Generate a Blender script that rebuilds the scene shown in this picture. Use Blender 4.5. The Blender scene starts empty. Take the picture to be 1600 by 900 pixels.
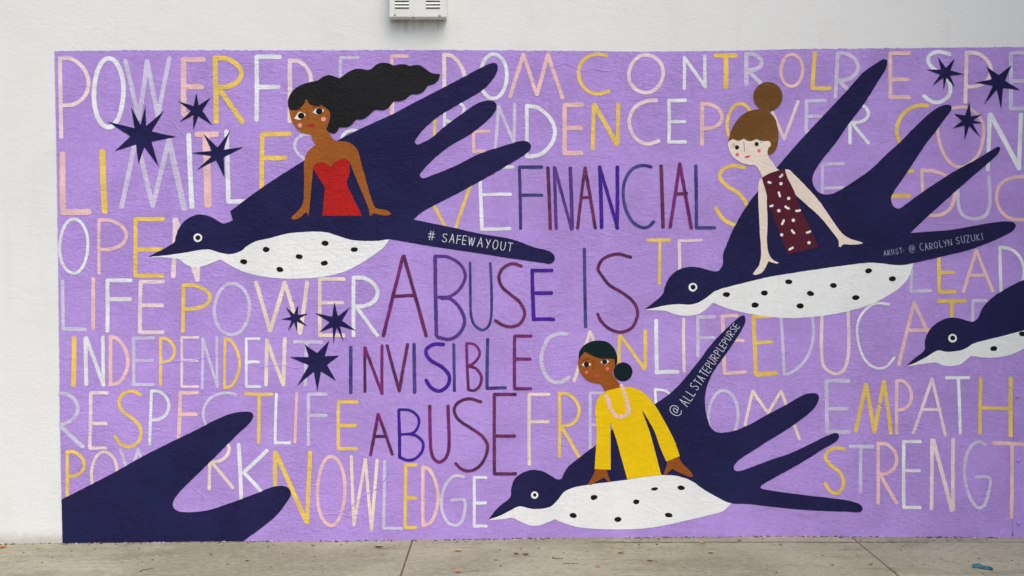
import bpy, bmesh, math, random
from mathutils import Vector, noise
from mathutils.geometry import tessellate_polygon

random.seed(7)
S = bpy.context.scene
COL = S.collection

# ------------------------------------------------------------------ camera
F_PX = 2151.0                       # focal length in pixels of a 1600 px wide frame
CAM_H = 1.87
CAM_D = 9.0
PITCH = math.radians(1.518)
cam_d = bpy.data.cameras.new('camera')
cam = bpy.data.objects.new('camera', cam_d)
COL.objects.link(cam)
cam.location = (0, -CAM_D, CAM_H)
cam.rotation_euler = (math.radians(90) - PITCH, 0, 0)
cam_d.sensor_width = 36
cam_d.lens = F_PX / 1600 * 36
cam_d.clip_end = 2000
S.camera = cam

# ------------------------------------------------------------------ light
SUN_EL, SUN_AZ = math.radians(56), math.radians(156)
W = bpy.data.worlds.new('World')
S.world = W
W.use_nodes = True
wn = W.node_tree
sky = wn.nodes.new('ShaderNodeTexSky')
sky.sky_type = 'NISHITA'
sky.sun_disc = False
sky.sun_elevation = SUN_EL
sky.sun_rotation = SUN_AZ
sky.dust_density = 3.5
sky.air_density = 1.0
sky.ozone_density = 1.0
bg = wn.nodes['Background']
bg.inputs['Strength'].default_value = 0.14
wn.links.new(sky.outputs[0], bg.inputs['Color'])
sl = bpy.data.lights.new('sun', 'SUN')
sl.energy = 1.05
sl.angle = math.radians(50)
sl.color = (1.0, 0.95, 0.85)
so = bpy.data.objects.new('sun', sl)
COL.objects.link(so)
sd = Vector((math.sin(SUN_AZ) * math.cos(SUN_EL), math.cos(SUN_AZ) * math.cos(SUN_EL), math.sin(SUN_EL)))
so.rotation_euler = sd.to_track_quat('Z', 'Y').to_euler()
so.location = sd * 30
S.view_settings.view_transform = 'Standard'
S.view_settings.look = 'None'
S.view_settings.gamma = 1
S.view_settings.exposure = 0.31

# ------------------------------------------------------------------ measuring: where a point of the mural lies on the wall
CP = Vector((0, -CAM_D, CAM_H))
FW = Vector((0, math.cos(PITCH), -math.sin(PITCH)))
UP = Vector((0, math.sin(PITCH), math.cos(PITCH)))

def ray(u, v):
    return FW * F_PX + Vector((u - 800, 0, 0)) + UP * (450 - v)

def wp(u, v):
    """photo measurement -> (x, z) in metres on the wall plane y = 0"""
    d = ray(u, v)
    t = CAM_D / d.y
    p = CP + d * t
    return p.x, p.z

PXM = 1.0 / 239.0                   # metres per photo pixel on the wall

BASE = [(-900, 851), (0, 850), (95, 849), (380, 846), (570, 845), (800, 841.5), (1000, 839.5), (1200, 838), (1400, 838.5), (1600, 840.5), (2600, 844)]
BASE_W = [wp(*b) for b in BASE]

def gz(x):
    """height of the sidewalk: it falls gently along the wall"""
    if x <= BASE_W[0][0]:
        return BASE_W[0][1]
    for (xa, za), (xb, zb) in zip(BASE_W, BASE_W[1:]):
        if x <= xb:
            return za + (zb - za) * (x - xa) / (xb - xa)
    return BASE_W[-1][1]

def gp(u, v):
    """photo measurement -> (x, y, z) on the sidewalk"""
    d = ray(u, v)
    z = 0.0
    for _ in range(6):
        t = (z - CAM_H) / d.z
        p = CP + d * t
        z = gz(p.x)
    return p.x, p.y, z

# ------------------------------------------------------------------ objects
def link(o, parent=None):
    COL.objects.link(o)
    if parent is not None:
        o.parent = parent
    return o

def tag(o, label=None, cat=None, group=None, kind=None):
    if label: o['label'] = label
    if cat: o['category'] = cat
    if group: o['group'] = group
    if kind: o['kind'] = kind
    return o

def empty(name, loc=(0, 0, 0)):
    o = bpy.data.objects.new(name, None)
    o.location = loc
    return link(o)

def obj_bm(name, bm, mats, parent=None, smooth=False):
    me = bpy.data.meshes.new(name)
    bm.to_mesh(me)
    bm.free()
    for m in (mats if isinstance(mats, (list, tuple)) else [mats]):
        me.materials.append(m)
    if smooth:
        for p in me.polygons:
            p.use_smooth = True
    return link(bpy.data.objects.new(name, me), parent)

# ------------------------------------------------------------------ materials
def lin(c):
    c /= 255.0
    return c / 12.92 if c <= 0.04045 else ((c + 0.055) / 1.055) ** 2.4

GAIN = 0.86                         # what a white card on this wall returns
def alb(rgb, gain=None):
    g = GAIN if gain is None else gain
    return tuple(min(0.88, lin(c) / g) for c in rgb) + (1,)

class NT:
    def __init__(self, name):
        self.m = bpy.data.materials.new(name)
        self.m.use_nodes = True
        self.t = self.m.node_tree
        self.b = self.t.nodes['Principled BSDF']
    def n(self, kind, **kw):
        nd = self.t.nodes.new(kind)
        for k, v in kw.items():
            if k.startswith('i_'):
                nd.inputs[k[2:].replace('_', ' ')].default_value = v
            else:
                setattr(nd, k, v)
        return nd
    def l(self, a, b):
        self.t.links.new(a, b)
    def coord(self, which='Object'):
        return self.n('ShaderNodeTexCoord').outputs[which]
    def noise(self, vec, scale, detail=2.0, rough=0.5, dist=0.0, stretch=None):
        if stretch:
            mp = self.n('ShaderNodeMapping')
            mp.inputs['Scale'].default_value = stretch
            self.l(vec, mp.inputs['Vector'])
            vec = mp.outputs[0]
        nd = self.n('ShaderNodeTexNoise')
        nd.inputs['Scale'].default_value = scale
        nd.inputs['Detail'].default_value = detail
        nd.inputs['Roughness'].default_value = rough
        nd.inputs['Distortion'].default_value = dist
        self.l(vec, nd.inputs['Vector'])
        return nd.outputs['Fac']
    def ramp(self, fac, a, b, lo=0.0, hi=1.0, smooth=True):
        mr = self.n('ShaderNodeMapRange')
        if smooth: mr.interpolation_type = 'SMOOTHSTEP'
        mr.inputs['From Min'].default_value = a
        mr.inputs['From Max'].default_value = b
        mr.inputs['To Min'].default_value = lo
        mr.inputs['To Max'].default_value = hi
        self.l(fac, mr.inputs['Value'])
        return mr.outputs['Result']
    def math(self, op, a, b=None, clamp=False):
        nd = self.n('ShaderNodeMath', operation=op, use_clamp=clamp)
        for i, v in enumerate((a, b)):
            if v is None: continue
            if isinstance(v, (int, float)): nd.inputs[i].default_value = v
            else: self.l(v, nd.inputs[i])
        return nd.outputs[0]
    def mix(self, fac, a, b):
        nd = self.n('ShaderNodeMix', data_type='RGBA')
        for sock, v in ((nd.inputs[0], fac), (nd.inputs[6], a), (nd.inputs[7], b)):
            if isinstance(v, (int, float)): sock.default_value = v
            elif isinstance(v, tuple): sock.default_value = v
            else: self.l(v, sock)
        return nd.outputs[2]

def stucco_group():
    """height of the trowelled, rolled plaster; every paint on the wall shares it"""
    g = bpy.data.node_groups.new('plaster_relief', 'ShaderNodeTree')
    g.interface.new_socket('Height', in_out='OUTPUT', socket_type='NodeSocketFloat')
    h = NT.__new__(NT)
    h.t = g
    out = g.nodes.new('NodeGroupOutput')
    co = h.coord('Object')
    fine = h.noise(co, 105, 3.0, 0.62, 0.5, (0.8, 1, 1.2))
    peel = h.noise(co, 48, 2.0, 0.5, 0.8, (0.7, 1, 1.25))
    trowel = h.noise(co, 5.5, 4.0, 0.6, 1.4, (0.7, 1, 1.6))
    wide = h.noise(co, 1.1, 2.0)
    rid = h.noise(co, 2.3, 5.0, 0.62, 0.9, (1, 1, 1.7))
    line = h.math('ABSOLUTE', h.math('SUBTRACT', rid, 0.5))
    line = h.ramp(line, 0.0, 0.012, 1.0, 0.0)
    var = h.ramp(h.noise(co, 0.7, 3.0, 0.6, 0.7), 0.35, 0.65, 0.35, 1.25)
    mask = h.ramp(h.noise(co, 0.9, 2.0, 0.5), 0.50, 0.62)
    line = h.math('MULTIPLY', line, mask)
    s = h.math('MULTIPLY', fine, 0.7)
    s = h.math('ADD', s, h.math('MULTIPLY', peel, 1.15))
    s = h.math('MULTIPLY', s, var)
    s = h.math('ADD', s, h.math('MULTIPLY', trowel, 1.5))
    s = h.math('ADD', s, h.math('MULTIPLY', wide, 3.0))
    s = h.math('ADD', s, h.math('MULTIPLY', line, 0.45))
    h.l(s, out.inputs['Height'])
    return g

RELIEF = stucco_group()

def add_relief(k, strength=0.55, dist=0.0055):
    g = k.n('ShaderNodeGroup')
    g.node_tree = RELIEF
    b = k.n('ShaderNodeBump')
    b.inputs['Strength'].default_value = strength
    b.inputs['Distance'].default_value = dist
    k.l(g.outputs[0], b.inputs['Height'])
    k.l(b.outputs[0], k.b.inputs['Normal'])

LILAC = alb((169, 140, 209))

def paint(name, rgb, var=0.10, rough=0.72, relief=0.7, wear=0.0, gain=None):
    """roller- or brush-applied wall paint: blotchy coverage over the plaster"""
    k = NT(name)
    c = alb(rgb, gain)
    co = k.coord()
    n1 = k.noise(co, 2.2, 4.0, 0.6, 0.5)
    n2 = k.noise(co, 38, 3.0, 0.65)
    f = k.math('ADD', k.math('MULTIPLY', n1, 0.6), k.math('MULTIPLY', n2, 0.4))
    f = k.ramp(f, 0.36, 0.64, 1.0 - var, 1.0 + var)
    hs = k.n('ShaderNodeHueSaturation')
    hs.inputs['Color'].default_value = c
    k.l(f, hs.inputs['Value'])
    col = hs.outputs[0]
    if wear:
        tint = k.ramp(k.noise(co, 3.2, 4.0, 0.6, 0.8), 0.50, 0.70, 0.0, 0.55)
        col = k.mix(tint, col, alb((24, 36, 74)))
        w = k.ramp(k.noise(co, 55, 4.0, 0.7, 0.4, (0.6, 1, 1)), 0.66, 0.74, 0.0, wear)
        col = k.mix(w, col, tuple(min(1, x + 0.06) for x in c[:3]) + (1,))
    k.l(col, k.b.inputs['Base Color'])
    k.b.inputs['Roughness'].default_value = rough
    k.b.inputs['Specular IOR Level'].default_value = 0.12
    add_relief(k, relief)
    return k.m

def brush(name, rgb, cover=0.85, under=None, second=None, var=0.10, gain=None):
    """a brush stroke: UV x runs along it (m), UV y runs across it (-1..1); thin at the rims so the ground coat shows"""
    k = NT(name)
    c = alb(rgb, gain)
    u = under or LILAC
    uv = k.coord('UV')
    co = k.coord()
    sep = k.n('ShaderNodeSeparateXYZ')
    k.l(uv, sep.inputs[0])
    av = k.math('ABSOLUTE', sep.outputs['Y'])
    hairs = k.noise(uv, 4.0, 3.0, 0.6, 0.0, (2.2, 1.7, 1))
    grain = k.noise(co, 75, 3.0, 0.65)
    # dry rim
    e = k.math('ADD', k.math('MULTIPLY', av, 0.72), k.math('MULTIPLY', grain, 0.55))
    dry = k.ramp(e, 0.95, 1.15, 0.0, 0.8)
    thin = k.ramp(k.math('ADD', k.math('MULTIPLY', hairs, 0.6), k.math('MULTIPLY', grain, 0.4)), 0.38, 0.66, 0.0, 1.0)
    thin = k.math('MULTIPLY', thin, (1.0 - cover) * 2.0)
    fac = k.math('MAXIMUM', dry, thin, True)
    n1 = k.noise(co, 6, 3.0, 0.6)
    hs = k.n('ShaderNodeHueSaturation')
    hs.inputs['Color'].default_value = c
    k.l(k.ramp(n1, 0.35, 0.65, 1 - var, 1 + var), hs.inputs['Value'])
    top = hs.outputs[0]
    if second:                          # a second colour dragged into the wet stroke
        top = k.mix(k.ramp(k.noise(co, 4.5, 3.0, 0.6, 0.6), 0.44, 0.60), top, alb(second))
    col = k.mix(fac, top, u)
    k.l(col, k.b.inputs['Base Color'])
    k.b.inputs['Roughness'].default_value = 0.6
    k.b.inputs['Specular IOR Level'].default_value = 0.25
    add_relief(k, 0.75)
    return k.m

M = {}
M['lilac'] = paint('lilac_paint', (169, 140, 209), 0.10)
M['navy'] = paint('navy_paint', (32, 30, 71), 0.2, 0.7, 0.75, 0.4)
M['white'] = paint('belly_white_paint', (223, 227, 233), 0.05, relief=0.5)
M['black'] = paint('black_paint', (22, 22, 24), 0.2)
M['hair_black'] = paint('hair_black_paint', (28, 28, 30), 0.18, 0.55)
M['hair_green'] = paint('hair_green_black_paint', (12, 30, 32), 0.18, 0.55)
M['hair_brown'] = paint('hair_brown_paint', (108, 74, 36), 0.12)
M['skin_a'] = paint('skin_brown_paint', (150, 87, 36), 0.12)
M['skin_b'] = paint('skin_pale_paint', (238, 211, 198), 0.06)
M['skin_c'] = paint('skin_tan_paint', (142, 78, 30), 0.12)
M['red'] = paint('red_paint', (172, 32, 30), 0.14)
M['lip'] = paint('lip_paint', (160, 40, 36), 0.1)
M['lip_pink'] = paint('lip_pink_paint', (205, 55, 75), 0.1)
M['cheek'] = paint('cheek_pink_paint', (222, 150, 150), 0.08)
M['cheek_red'] = paint('cheek_red_paint', (226, 100, 105), 0.08)
M['maroon'] = paint('maroon_paint', (84, 30, 46), 0.12)
M['yellow'] = paint('sweater_yellow_paint', (232, 188, 14), 0.05)
M['pearl'] = paint('pearl_pink_paint', (231, 184, 204), 0.06)
M['eye_white'] = paint('eye_white_paint', (228, 232, 232), 0.04)
M['star'] = paint('star_navy_paint', (32, 29, 74), 0.26, 0.7, 0.6, 0.3)
M['line'] = paint('fine_line_paint', (62, 36, 26), 0.1)

BR = {
    'p': brush('brush_pink', (229, 186, 180), 0.93),
    'q': brush('brush_pale_pink', (230, 205, 205), 0.91),
    'c': brush('brush_cream_pink', (236, 207, 190), 0.93),
    'y': brush('brush_yellow', (230, 192, 82), 0.95),
    'w': brush('brush_white', (220, 225, 238), 0.91),
    'l': brush('brush_lavender', (196, 191, 213), 0.87),
    'n': brush('brush_slate_blue', (56, 58, 124), 0.95, second=(44, 38, 104)),
    'm': brush('brush_maroon', (98, 28, 74), 0.95, second=(66, 18, 62)),
    'g': brush('brush_magenta', (112, 20, 98), 0.95, second=(84, 14, 66)),
    'i': brush('brush_indigo', (60, 8, 142), 0.97, second=(48, 12, 128)),
    'u': brush('brush_purple', (78, 40, 124), 0.95, second=(60, 44, 118)),
    't': brush('brush_thin_white', (208, 211, 224), 0.93, alb((29, 29, 63))),
    's': brush('brush_thin_silver', (150, 158, 190), 0.93, alb((29, 29, 63))),
    'd': brush('brush_sprinkle_white', (232, 232, 228), 0.97, alb((84, 30, 46))),
}

# ------------------------------------------------------------------ flat painting tools
def catmull(pts, closed, step):
    """smooth a px polyline; points with a third value are hard corners"""
    n = len(pts)
    P = [Vector((p[0], p[1])) for p in pts]
    C = [len(p) > 2 for p in pts]
    out = []
    segs = n if closed else n - 1
    for i in range(segs):
        a, b = P[i], P[(i + 1) % n]
        ia, ib = (i - 1) % n, (i + 2) % n
        L = (b - a).length
        pa = P[ia] if (closed or i > 0) and not C[i] else a * 2 - b
        pb = P[ib] if (closed or i + 2 < n) and not C[(i + 1) % n] else b * 2 - a
        la, lb = (a - pa).length, (pb - b).length
        ta = (b - pa) / max(1e-6, la + L) * L
        tb = (pb - a) / max(1e-6, lb + L) * L
        k = max(1, int(L / step))
        for j in range(k):
            t = j / k
            t2, t3 = t * t, t * t * t
            out.append(a * (2 * t3 - 3 * t2 + 1) + ta * (t3 - 2 * t2 + t) + b * (3 * t2 - 2 * t3) + tb * (t3 - t2))
    if not closed:
        out.append(P[-1])
    return out

class Paint:
    """collects flat painted shapes into ONE mesh with several paints"""
    def __init__(self, y):
        self.y = y
        self.v, self.f, self.fm, self.uv, self.mats = [], [], [], [], []
        self.k = 0
    def mi(self, m):
        if m not in self.mats: self.mats.append(m)
        return self.mats.index(m)
    def lift(self):
        self.k += 1
        return -0.002 + (self.y + 0.002) * 0.5 - 0.00003 * self.k
    def poly(self, pts, m, closed_smooth=True, wob=0.35, step=3.0):
        q = catmull(pts, True, step) if closed_smooth else [Vector((p[0], p[1])) for p in pts]
        y = self.lift()
        w = []
        for p in q:
            j = noise.noise_vector(Vector((p.x * 0.21, p.y * 0.21, 3.1))) * wob
            w.append((p.x + j.x, p.y + j.y))
        base = len(self.v)
        for p in w:
            x, z = wp(*p)
            self.v.append((x, y, z))
        tri = tessellate_polygon([[Vector((p[0], p[1], 0)) for p in w]])
        for t in tri:
            a, b, c = t
            cr = (w[b][0] - w[a][0]) * (w[c][1] - w[a][1]) - (w[b][1] - w[a][1]) * (w[c][0] - w[a][0])
            if abs(cr) < 1e-9: continue
            idx = (a, b, c) if cr < 0 else (a, c, b)      # face the street (-y)
            self.f.append(tuple(base + i for i in idx))
            self.fm.append(self.mi(m))
            self.uv.append([(0, 0)] * 3)
    def disc(self, cx, cy, rx, ry, m, rot=0.0, n=22, wob=0.25):
        pts = []
        for i in range(n):
            a = 2 * math.pi * i / n
            x, y = rx * math.cos(a), ry * math.sin(a)
            pts.append((cx + x * math.cos(rot) - y * math.sin(rot), cy + x * math.sin(rot) + y * math.cos(rot)))
        self.poly(pts, m, False, wob)
    def stroke(self, pts, w, m, closed=False, smooth=True, taper=1.0, wob=0.13, step=2.5):
        if smooth and len(pts) > 2:
            q = catmull(pts, closed, step)
        else:
            q = []
            for a, b in zip(pts, pts[1:]):
                a, b = Vector(a[:2]), Vector(b[:2])
                k = max(1, int((b - a).length / step))
                q += [a + (b - a) * (j / k) for j in range(k)]
            q.append(Vector(pts[-1][:2]))
        n = len(q)
        if n < 2: return
        y = self.lift()
        seed = random.uniform(0, 100)
        L, rows = 0.0, []
        bow = random.uniform(-0.5, 0.5)
        for i, p in enumerate(q):
            a = q[(i - 1) % n] if closed or i > 0 else p
            b = q[(i + 1) % n] if closed or i < n - 1 else p
            d = (b - a)
            if d.length < 1e-6: d = Vector((1, 0))
            d.normalize()
            nn = Vector((-d.y, d.x))
            if i: L += (p - q[i - 1]).length
            t = i / (n - 1)
            s = 1 + (taper - 1) * t
            h1 = w / 2 * s * (1 + wob * noise.noise(Vector((L * 0.12, seed, 0))) + 0.5 * wob * noise.noise(Vector((L * 0.6, seed, 5))))
            h2 = w / 2 * s * (1 + wob * noise.noise(Vector((L * 0.12, seed, 9))) + 0.5 * wob * noise.noise(Vector((L * 0.6, seed, 14))))
            c = p
            if n > 4 and not closed and len(pts) == 2:
                c = p + nn * (bow * math.sin(math.pi * t))
            rows.append((c + nn * h1, c - nn * h2, L))
        mi = self.mi(m)
        def vert(p):
            x, z = wp(p.x, p.y)
            self.v.append((x, y, z))
            return len(self.v) - 1
        def face(ids, uvs):
            P = [self.v[i] for i in ids]
            ar = sum(P[i][0] * P[(i + 1) % len(P)][2] - P[(i + 1) % len(P)][0] * P[i][2] for i in range(len(P)))
            if ar < 0:
                ids, uvs = ids[::-1], uvs[::-1]
            self.f.append(tuple(ids)); self.fm.append(mi); self.uv.append(uvs)
        ids = [(vert(a), vert(b), l * PXM + seed) for a, b, l in rows]
        for i in range(n if closed else n - 1):
            a, b = ids[i], ids[(i + 1) % n]
            la, lb = a[2], (b[2] if i + 1 < n else a[2] + PXM * step)
            face([a[0], a[1], b[1], b[0]], [(la, 1), (la, -1), (lb, -1), (lb, 1)])
        if not closed:
            for end in (0, -1):
                A, B, l = rows[end]
                c = (A + B) / 2
                r = (A - B) / 2
                d = (q[0] - q[1]) if end == 0 else (q[-1] - q[-2])
                d = d.normalized() * r.length * random.uniform(0.55, 1.0)
                ring, uvs = [ids[end][0]], [(ids[end][2], 1)]
                for j in range(1, 6):
                    a = math.pi * j / 6
                    ring.append(vert(c + r * math.cos(a) + d * math.sin(a) * (1 + random.uniform(-.12, .12))))
                    uvs.append((ids[end][2] + math.sin(a) * 0.01, math.cos(a) * 0.99))
                ring.append(ids[end][1]); uvs.append((ids[end][2], -1))
                face(ring, uvs)
    def build(self, name, parent):
        me = bpy.data.meshes.new(name)
        me.from_pydata(self.v, [], self.f)
        for m in self.mats: me.materials.append(m)
        me.polygons.foreach_set('material_index', self.fm)
        ul = me.uv_layers.new(name='stroke')
        flat = [c for f in self.uv for c in f]
        for i, c in enumerate(flat): ul.data[i].uv = c
        me.update()
        return link(bpy.data.objects.new(name, me), parent)

# hand-lettering: strokes in a unit box (x right, y down); m is the waist height
def glyph(ch, m=None):
    if ch == 'E': m = m or .5; return [[(0, 0), (0, 1)], [(0, 0), (1, 0)], [(0, m), (.95, m)], [(0, 1), (1, 1)]]
    if ch == 'F': m = m or .45; return [[(0, 0), (0, 1)], [(0, 0), (1, 0)], [(0, m), (.97, m)]]
    if ch == 'P' or ch == 'R':
        m = m or .55
        g = [[(0, 0), (0, 1)], [(0, .01), (.42, .03 * m), (.84, .24 * m), (1, .52 * m), (.86, .8 * m), (.48, .97 * m), (.04, m)]]
        if ch == 'R': g.append([(.1, m), (1, 1)])
        return g
    if ch == 'D': return [[(0, 0), (0, 1)], [(0, 0), (.42, .05), (.84, .26), (1, .5), (.88, .74), (.5, .95), (.03, 1)]]
    if ch == 'B':
        m = m or .5
        return [[(0, 0), (0, 1)], [(0, 0), (.5, .02), (.92, .14), (.95, .28), (.6, .46), (.04, m)], [(.1, m), (.6, m + .03), (1, .7), (.95, .86), (.55, 1), (0, .99)]]
    if ch == 'I': return [[(.5, 0), (.5, 1)]]
    if ch == 'L': return [[(0, 0), (0, 1)], [(0, 1), (1, 1)]]
    if ch == 'T': return [[(0, 0), (1, 0)], [(.5, .01), (.5, 1)]]
    if ch == 'H': m = m or .5; return [[(0, 0), (0, 1)], [(1, 0), (1, 1)], [(0, m), (1, m)]]
    if ch == 'N': return [[(0, 0), (0, 1)], [(0, 0), (1, 1)], [(1, 0), (1, 1)]]
    if ch == 'A': m = m or .62; return [[(.5, 0), (0, 1)], [(.5, 0), (1, 1)], [(.5 - m / 2, m), (.5 + m / 2, m)]]
    if ch == 'V': return [[(0, 0), (.5, 1)], [(1, 0), (.5, 1)]]
    if ch == 'W': return [[(0, 0), (.27, 1)], [(.27, 1), (.5, .05)], [(.5, .05), (.73, 1)], [(.73, 1), (1, 0)]]
    if ch == 'M': return [[(0, 1), (.24, 0)], [(.24, 0), (.5, .95)], [(.5, .95), (.76, 0)], [(.76, 0), (1, 1)]]
    if ch == 'K': return [[(0, 0), (0, 1)], [(1, .05), (.08, .52)], [(.12, .5), (1, 1)]]
    if ch == 'Y': return [[(0, 0), (.5, .5)], [(1, 0), (.4, 1)]]
    if ch == 'Z': return [[(0, 0), (1, 0)], [(1, 0), (0, 1)], [(0, 1), (1, 1)]]
    if ch == 'U': return [[(0, 0), (.02, .6), (.14, .88), (.5, 1), (.86, .88), (.98, .6), (1, 0)]]
    if ch == 'O': return [('closed', [(.5 + .5 * math.cos(a) * (1 - .04 * math.sin(2 * a)), .5 + .5 * math.sin(a)) for a in [math.pi * 2 * i / 14 for i in range(14)]])]
    if ch == 'C': return [[(.95, .04), (.62, 0), (.24, .13), (.02, .42), (.08, .72), (.34, .95), (.66, 1), (1, .9)]]
    if ch == 'S': return [[(.95, .06), (.55, 0), (.15, .1), (.07, .25), (.28, .4), (.72, .54), (1, .72), (.86, .93), (.5, 1), (.15, .93), (0, .8)]]
    if ch == '#': return [[(.3, 0), (.25, 1)], [(.72, 0), (.67, 1)], [(0, .34), (1, .3)], [(0, .68), (1, .64)]]
    if ch == ':': return [[(.5, .3), (.5, .36)], [(.5, .75), (.5, .81)]]
    if ch == '@': return [[(.68, .3), (.45, .28), (.3, .5), (.42, .7), (.62, .6), (.68, .3)], [(.68, .3), (.66, .62), (.85, .62), (.98, .42), (.85, .12), (.5, 0), (.13, .15), (0, .5), (.14, .87), (.5, 1), (.82, .9)]]
    return []

WORDS = []
class Word:
    def __init__(self, text, label, y=-0.0045):
        self.p = Paint(y)
        self.text, self.label = text, label
        WORDS.append(self)
    def g(self, ch, x0, y0, x1, y1, c, w, m=None, sh=0.0):
        """a letter in the box (x0,y0)-(x1,y1); sh shifts its foot sideways"""
        for s in glyph(ch, m):
            closed = s[0] == 'closed'
            pts = s[1] if closed else s
            q = [(x0 + a * (x1 - x0) + sh * b, y0 + b * (y1 - y0)) for a, b in pts]
            self.p.stroke(q, w * 1.02 * random.uniform(.94, 1.06), BR[c], closed)
        return self
    def k(self, c, w, *strokes):
        """custom strokes"""
        for s in strokes:
            self.p.stroke(list(s), w * 1.02 * random.uniform(.95, 1.05), BR[c])
        return self
    def z(self, c, w, *pts):
        """zigzag of straight strokes"""
        for a, b in zip(pts, pts[1:]):
            self.p.stroke([a, b], w * 1.02 * random.uniform(.95, 1.05), BR[c])
        return self

# ================================================================== the setting
def box(bm, x0, x1, y0, y1, z0, z1):
    vs = [bm.verts.new(p) for p in ((x0, y0, z0), (x1, y0, z0), (x1, y1, z0), (x0, y1, z0), (x0, y0, z1), (x1, y0, z1), (x1, y1, z1), (x0, y1, z1))]
    for f in ((0, 1, 5, 4), (1, 2, 6, 5), (2, 3, 7, 6), (3, 0, 4, 7), (4, 5, 6, 7), (3, 2, 1, 0)):
        bm.faces.new([vs[i] for i in f])
    return vs

def mat_wall():
    k = NT('white_plaster')
    co = k.coord()
    base = alb((219, 221, 220))
    warm = alb((206, 203, 194))
    n = k.ramp(k.noise(co, 1.3, 5.0, 0.6, 0.6), 0.42, 0.75, 0.0, 0.32)
    col = k.mix(n, base, warm)
    # faint roller streaks and rain runs
    runs = k.ramp(k.noise(co, 6.0, 3.0, 0.6, 0.0, (1.6, 1, 0.12)), 0.55, 0.75, 0.0, 0.14)
    col = k.mix(runs, col, alb((196, 195, 188)))
    spots = k.ramp(k.noise(co, 15.0, 4.0, 0.7, 0.2), 0.72, 0.80, 0.0, 0.35)
    col = k.mix(spots, col, alb((186, 180, 165)))
    specks = k.ramp(k.noise(co, 48.0, 2.0, 0.5), 0.765, 0.80, 0.0, 0.6)
    col = k.mix(specks, col, alb((120, 112, 98)))
    # mildew under the vent box, with some of the box's shadow painted in
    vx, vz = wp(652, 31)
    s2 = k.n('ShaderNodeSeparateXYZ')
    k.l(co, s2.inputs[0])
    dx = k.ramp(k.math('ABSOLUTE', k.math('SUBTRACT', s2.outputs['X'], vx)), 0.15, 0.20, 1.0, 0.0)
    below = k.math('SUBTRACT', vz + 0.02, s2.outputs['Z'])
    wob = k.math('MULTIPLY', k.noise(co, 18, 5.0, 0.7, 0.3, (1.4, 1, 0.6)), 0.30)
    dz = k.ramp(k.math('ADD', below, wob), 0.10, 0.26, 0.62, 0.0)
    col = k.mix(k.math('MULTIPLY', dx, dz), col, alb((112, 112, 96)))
    # splashed dirt along the foot of the wall
    sp = k.n('ShaderNodeSeparateXYZ')
    k.l(co, sp.inputs[0])
    foot = k.ramp(k.math('ADD', sp.outputs['Z'], k.math('MULTIPLY', k.noise(co, 14, 4.0, 0.65), 0.12)), 0.02, 0.10, 0.5, 0.0)
    col = k.mix(foot, col, alb((150, 138, 118)))
    k.l(col, k.b.inputs['Base Color'])
    k.b.inputs['Roughness'].default_value = 0.75
    k.b.inputs['Specular IOR Level'].default_value = 0.2
    add_relief(k, 0.27)
    return k.m

def conc(rgb):
    a = alb(rgb)
    return (a[0] * 1.02, a[1] * 1.03, a[2] * .89, 1)

def mat_concrete():
    k = NT('sidewalk_concrete')
    co = k.coord()
    big = k.noise(co, 0.9, 4.0, 0.6, 0.8)
    drag = k.noise(co, 4.0, 5.0, 0.65, 0.6, (0.28, 1.6, 1))
    grit = k.noise(co, 130, 3.0, 0.7)
    col = k.mix(k.ramp(big, 0.35, 0.65), conc((140, 136, 124)), conc((164, 160, 149)))
    col = k.mix(k.ramp(drag, 0.52, 0.72, 0.0, 0.55), col, conc((120, 115, 103)))
    col = k.mix(k.ramp(drag, 0.30, 0.44, 0.5, 0.0), col, conc((180, 177, 167)))
    col = k.mix(k.ramp(grit, 0.56, 0.66, 0.0, 0.6), col, conc((104, 97, 84)))
    col = k.mix(k.ramp(grit, 0.32, 0.42, 0.5, 0.0), col, conc((190, 187, 178)))
    mid = k.noise(co, 34, 4.0, 0.7, 0.3, (0.7, 1.3, 1))
    col = k.mix(k.ramp(mid, 0.52, 0.64, 0.0, 0.45), col, conc((112, 106, 94)))
    col = k.mix(k.ramp(mid, 0.36, 0.46, 0.4, 0.0), col, conc((186, 180, 166)))
    st = k.ramp(k.noise(co, 3.1, 5.0, 0.7, 1.0, (0.6, 1.4, 1)), 0.64, 0.76, 0.0, 0.45)
    col = k.mix(st, col, conc((104, 100, 92)))
    vo = k.n('ShaderNodeTexVoronoi')
    vo.inputs['Scale'].default_value = 2.6
    k.l(co, vo.inputs['Vector'])
    gum = k.ramp(k.math('ADD', vo.outputs['Distance'], k.math('MULTIPLY', grit, 0.03)), 0.045, 0.075, 0.55, 0.0)
    col = k.mix(gum, col, conc((96, 92, 84)))
    k.l(col, k.b.inputs['Base Color'])
    k.b.inputs['Roughness'].default_value = 0.9
    k.b.inputs['Specular IOR Level'].default_value = 0.15
    b = k.n('ShaderNodeBump')
    b.inputs['Strength'].default_value = 0.8
    b.inputs['Distance'].default_value = 0.005
    k.l(k.math('ADD', grit, k.math('MULTIPLY', drag, 2.0)), b.inputs['Height'])
    k.l(b.outputs[0], k.b.inputs['Normal'])
    return k.m

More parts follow.
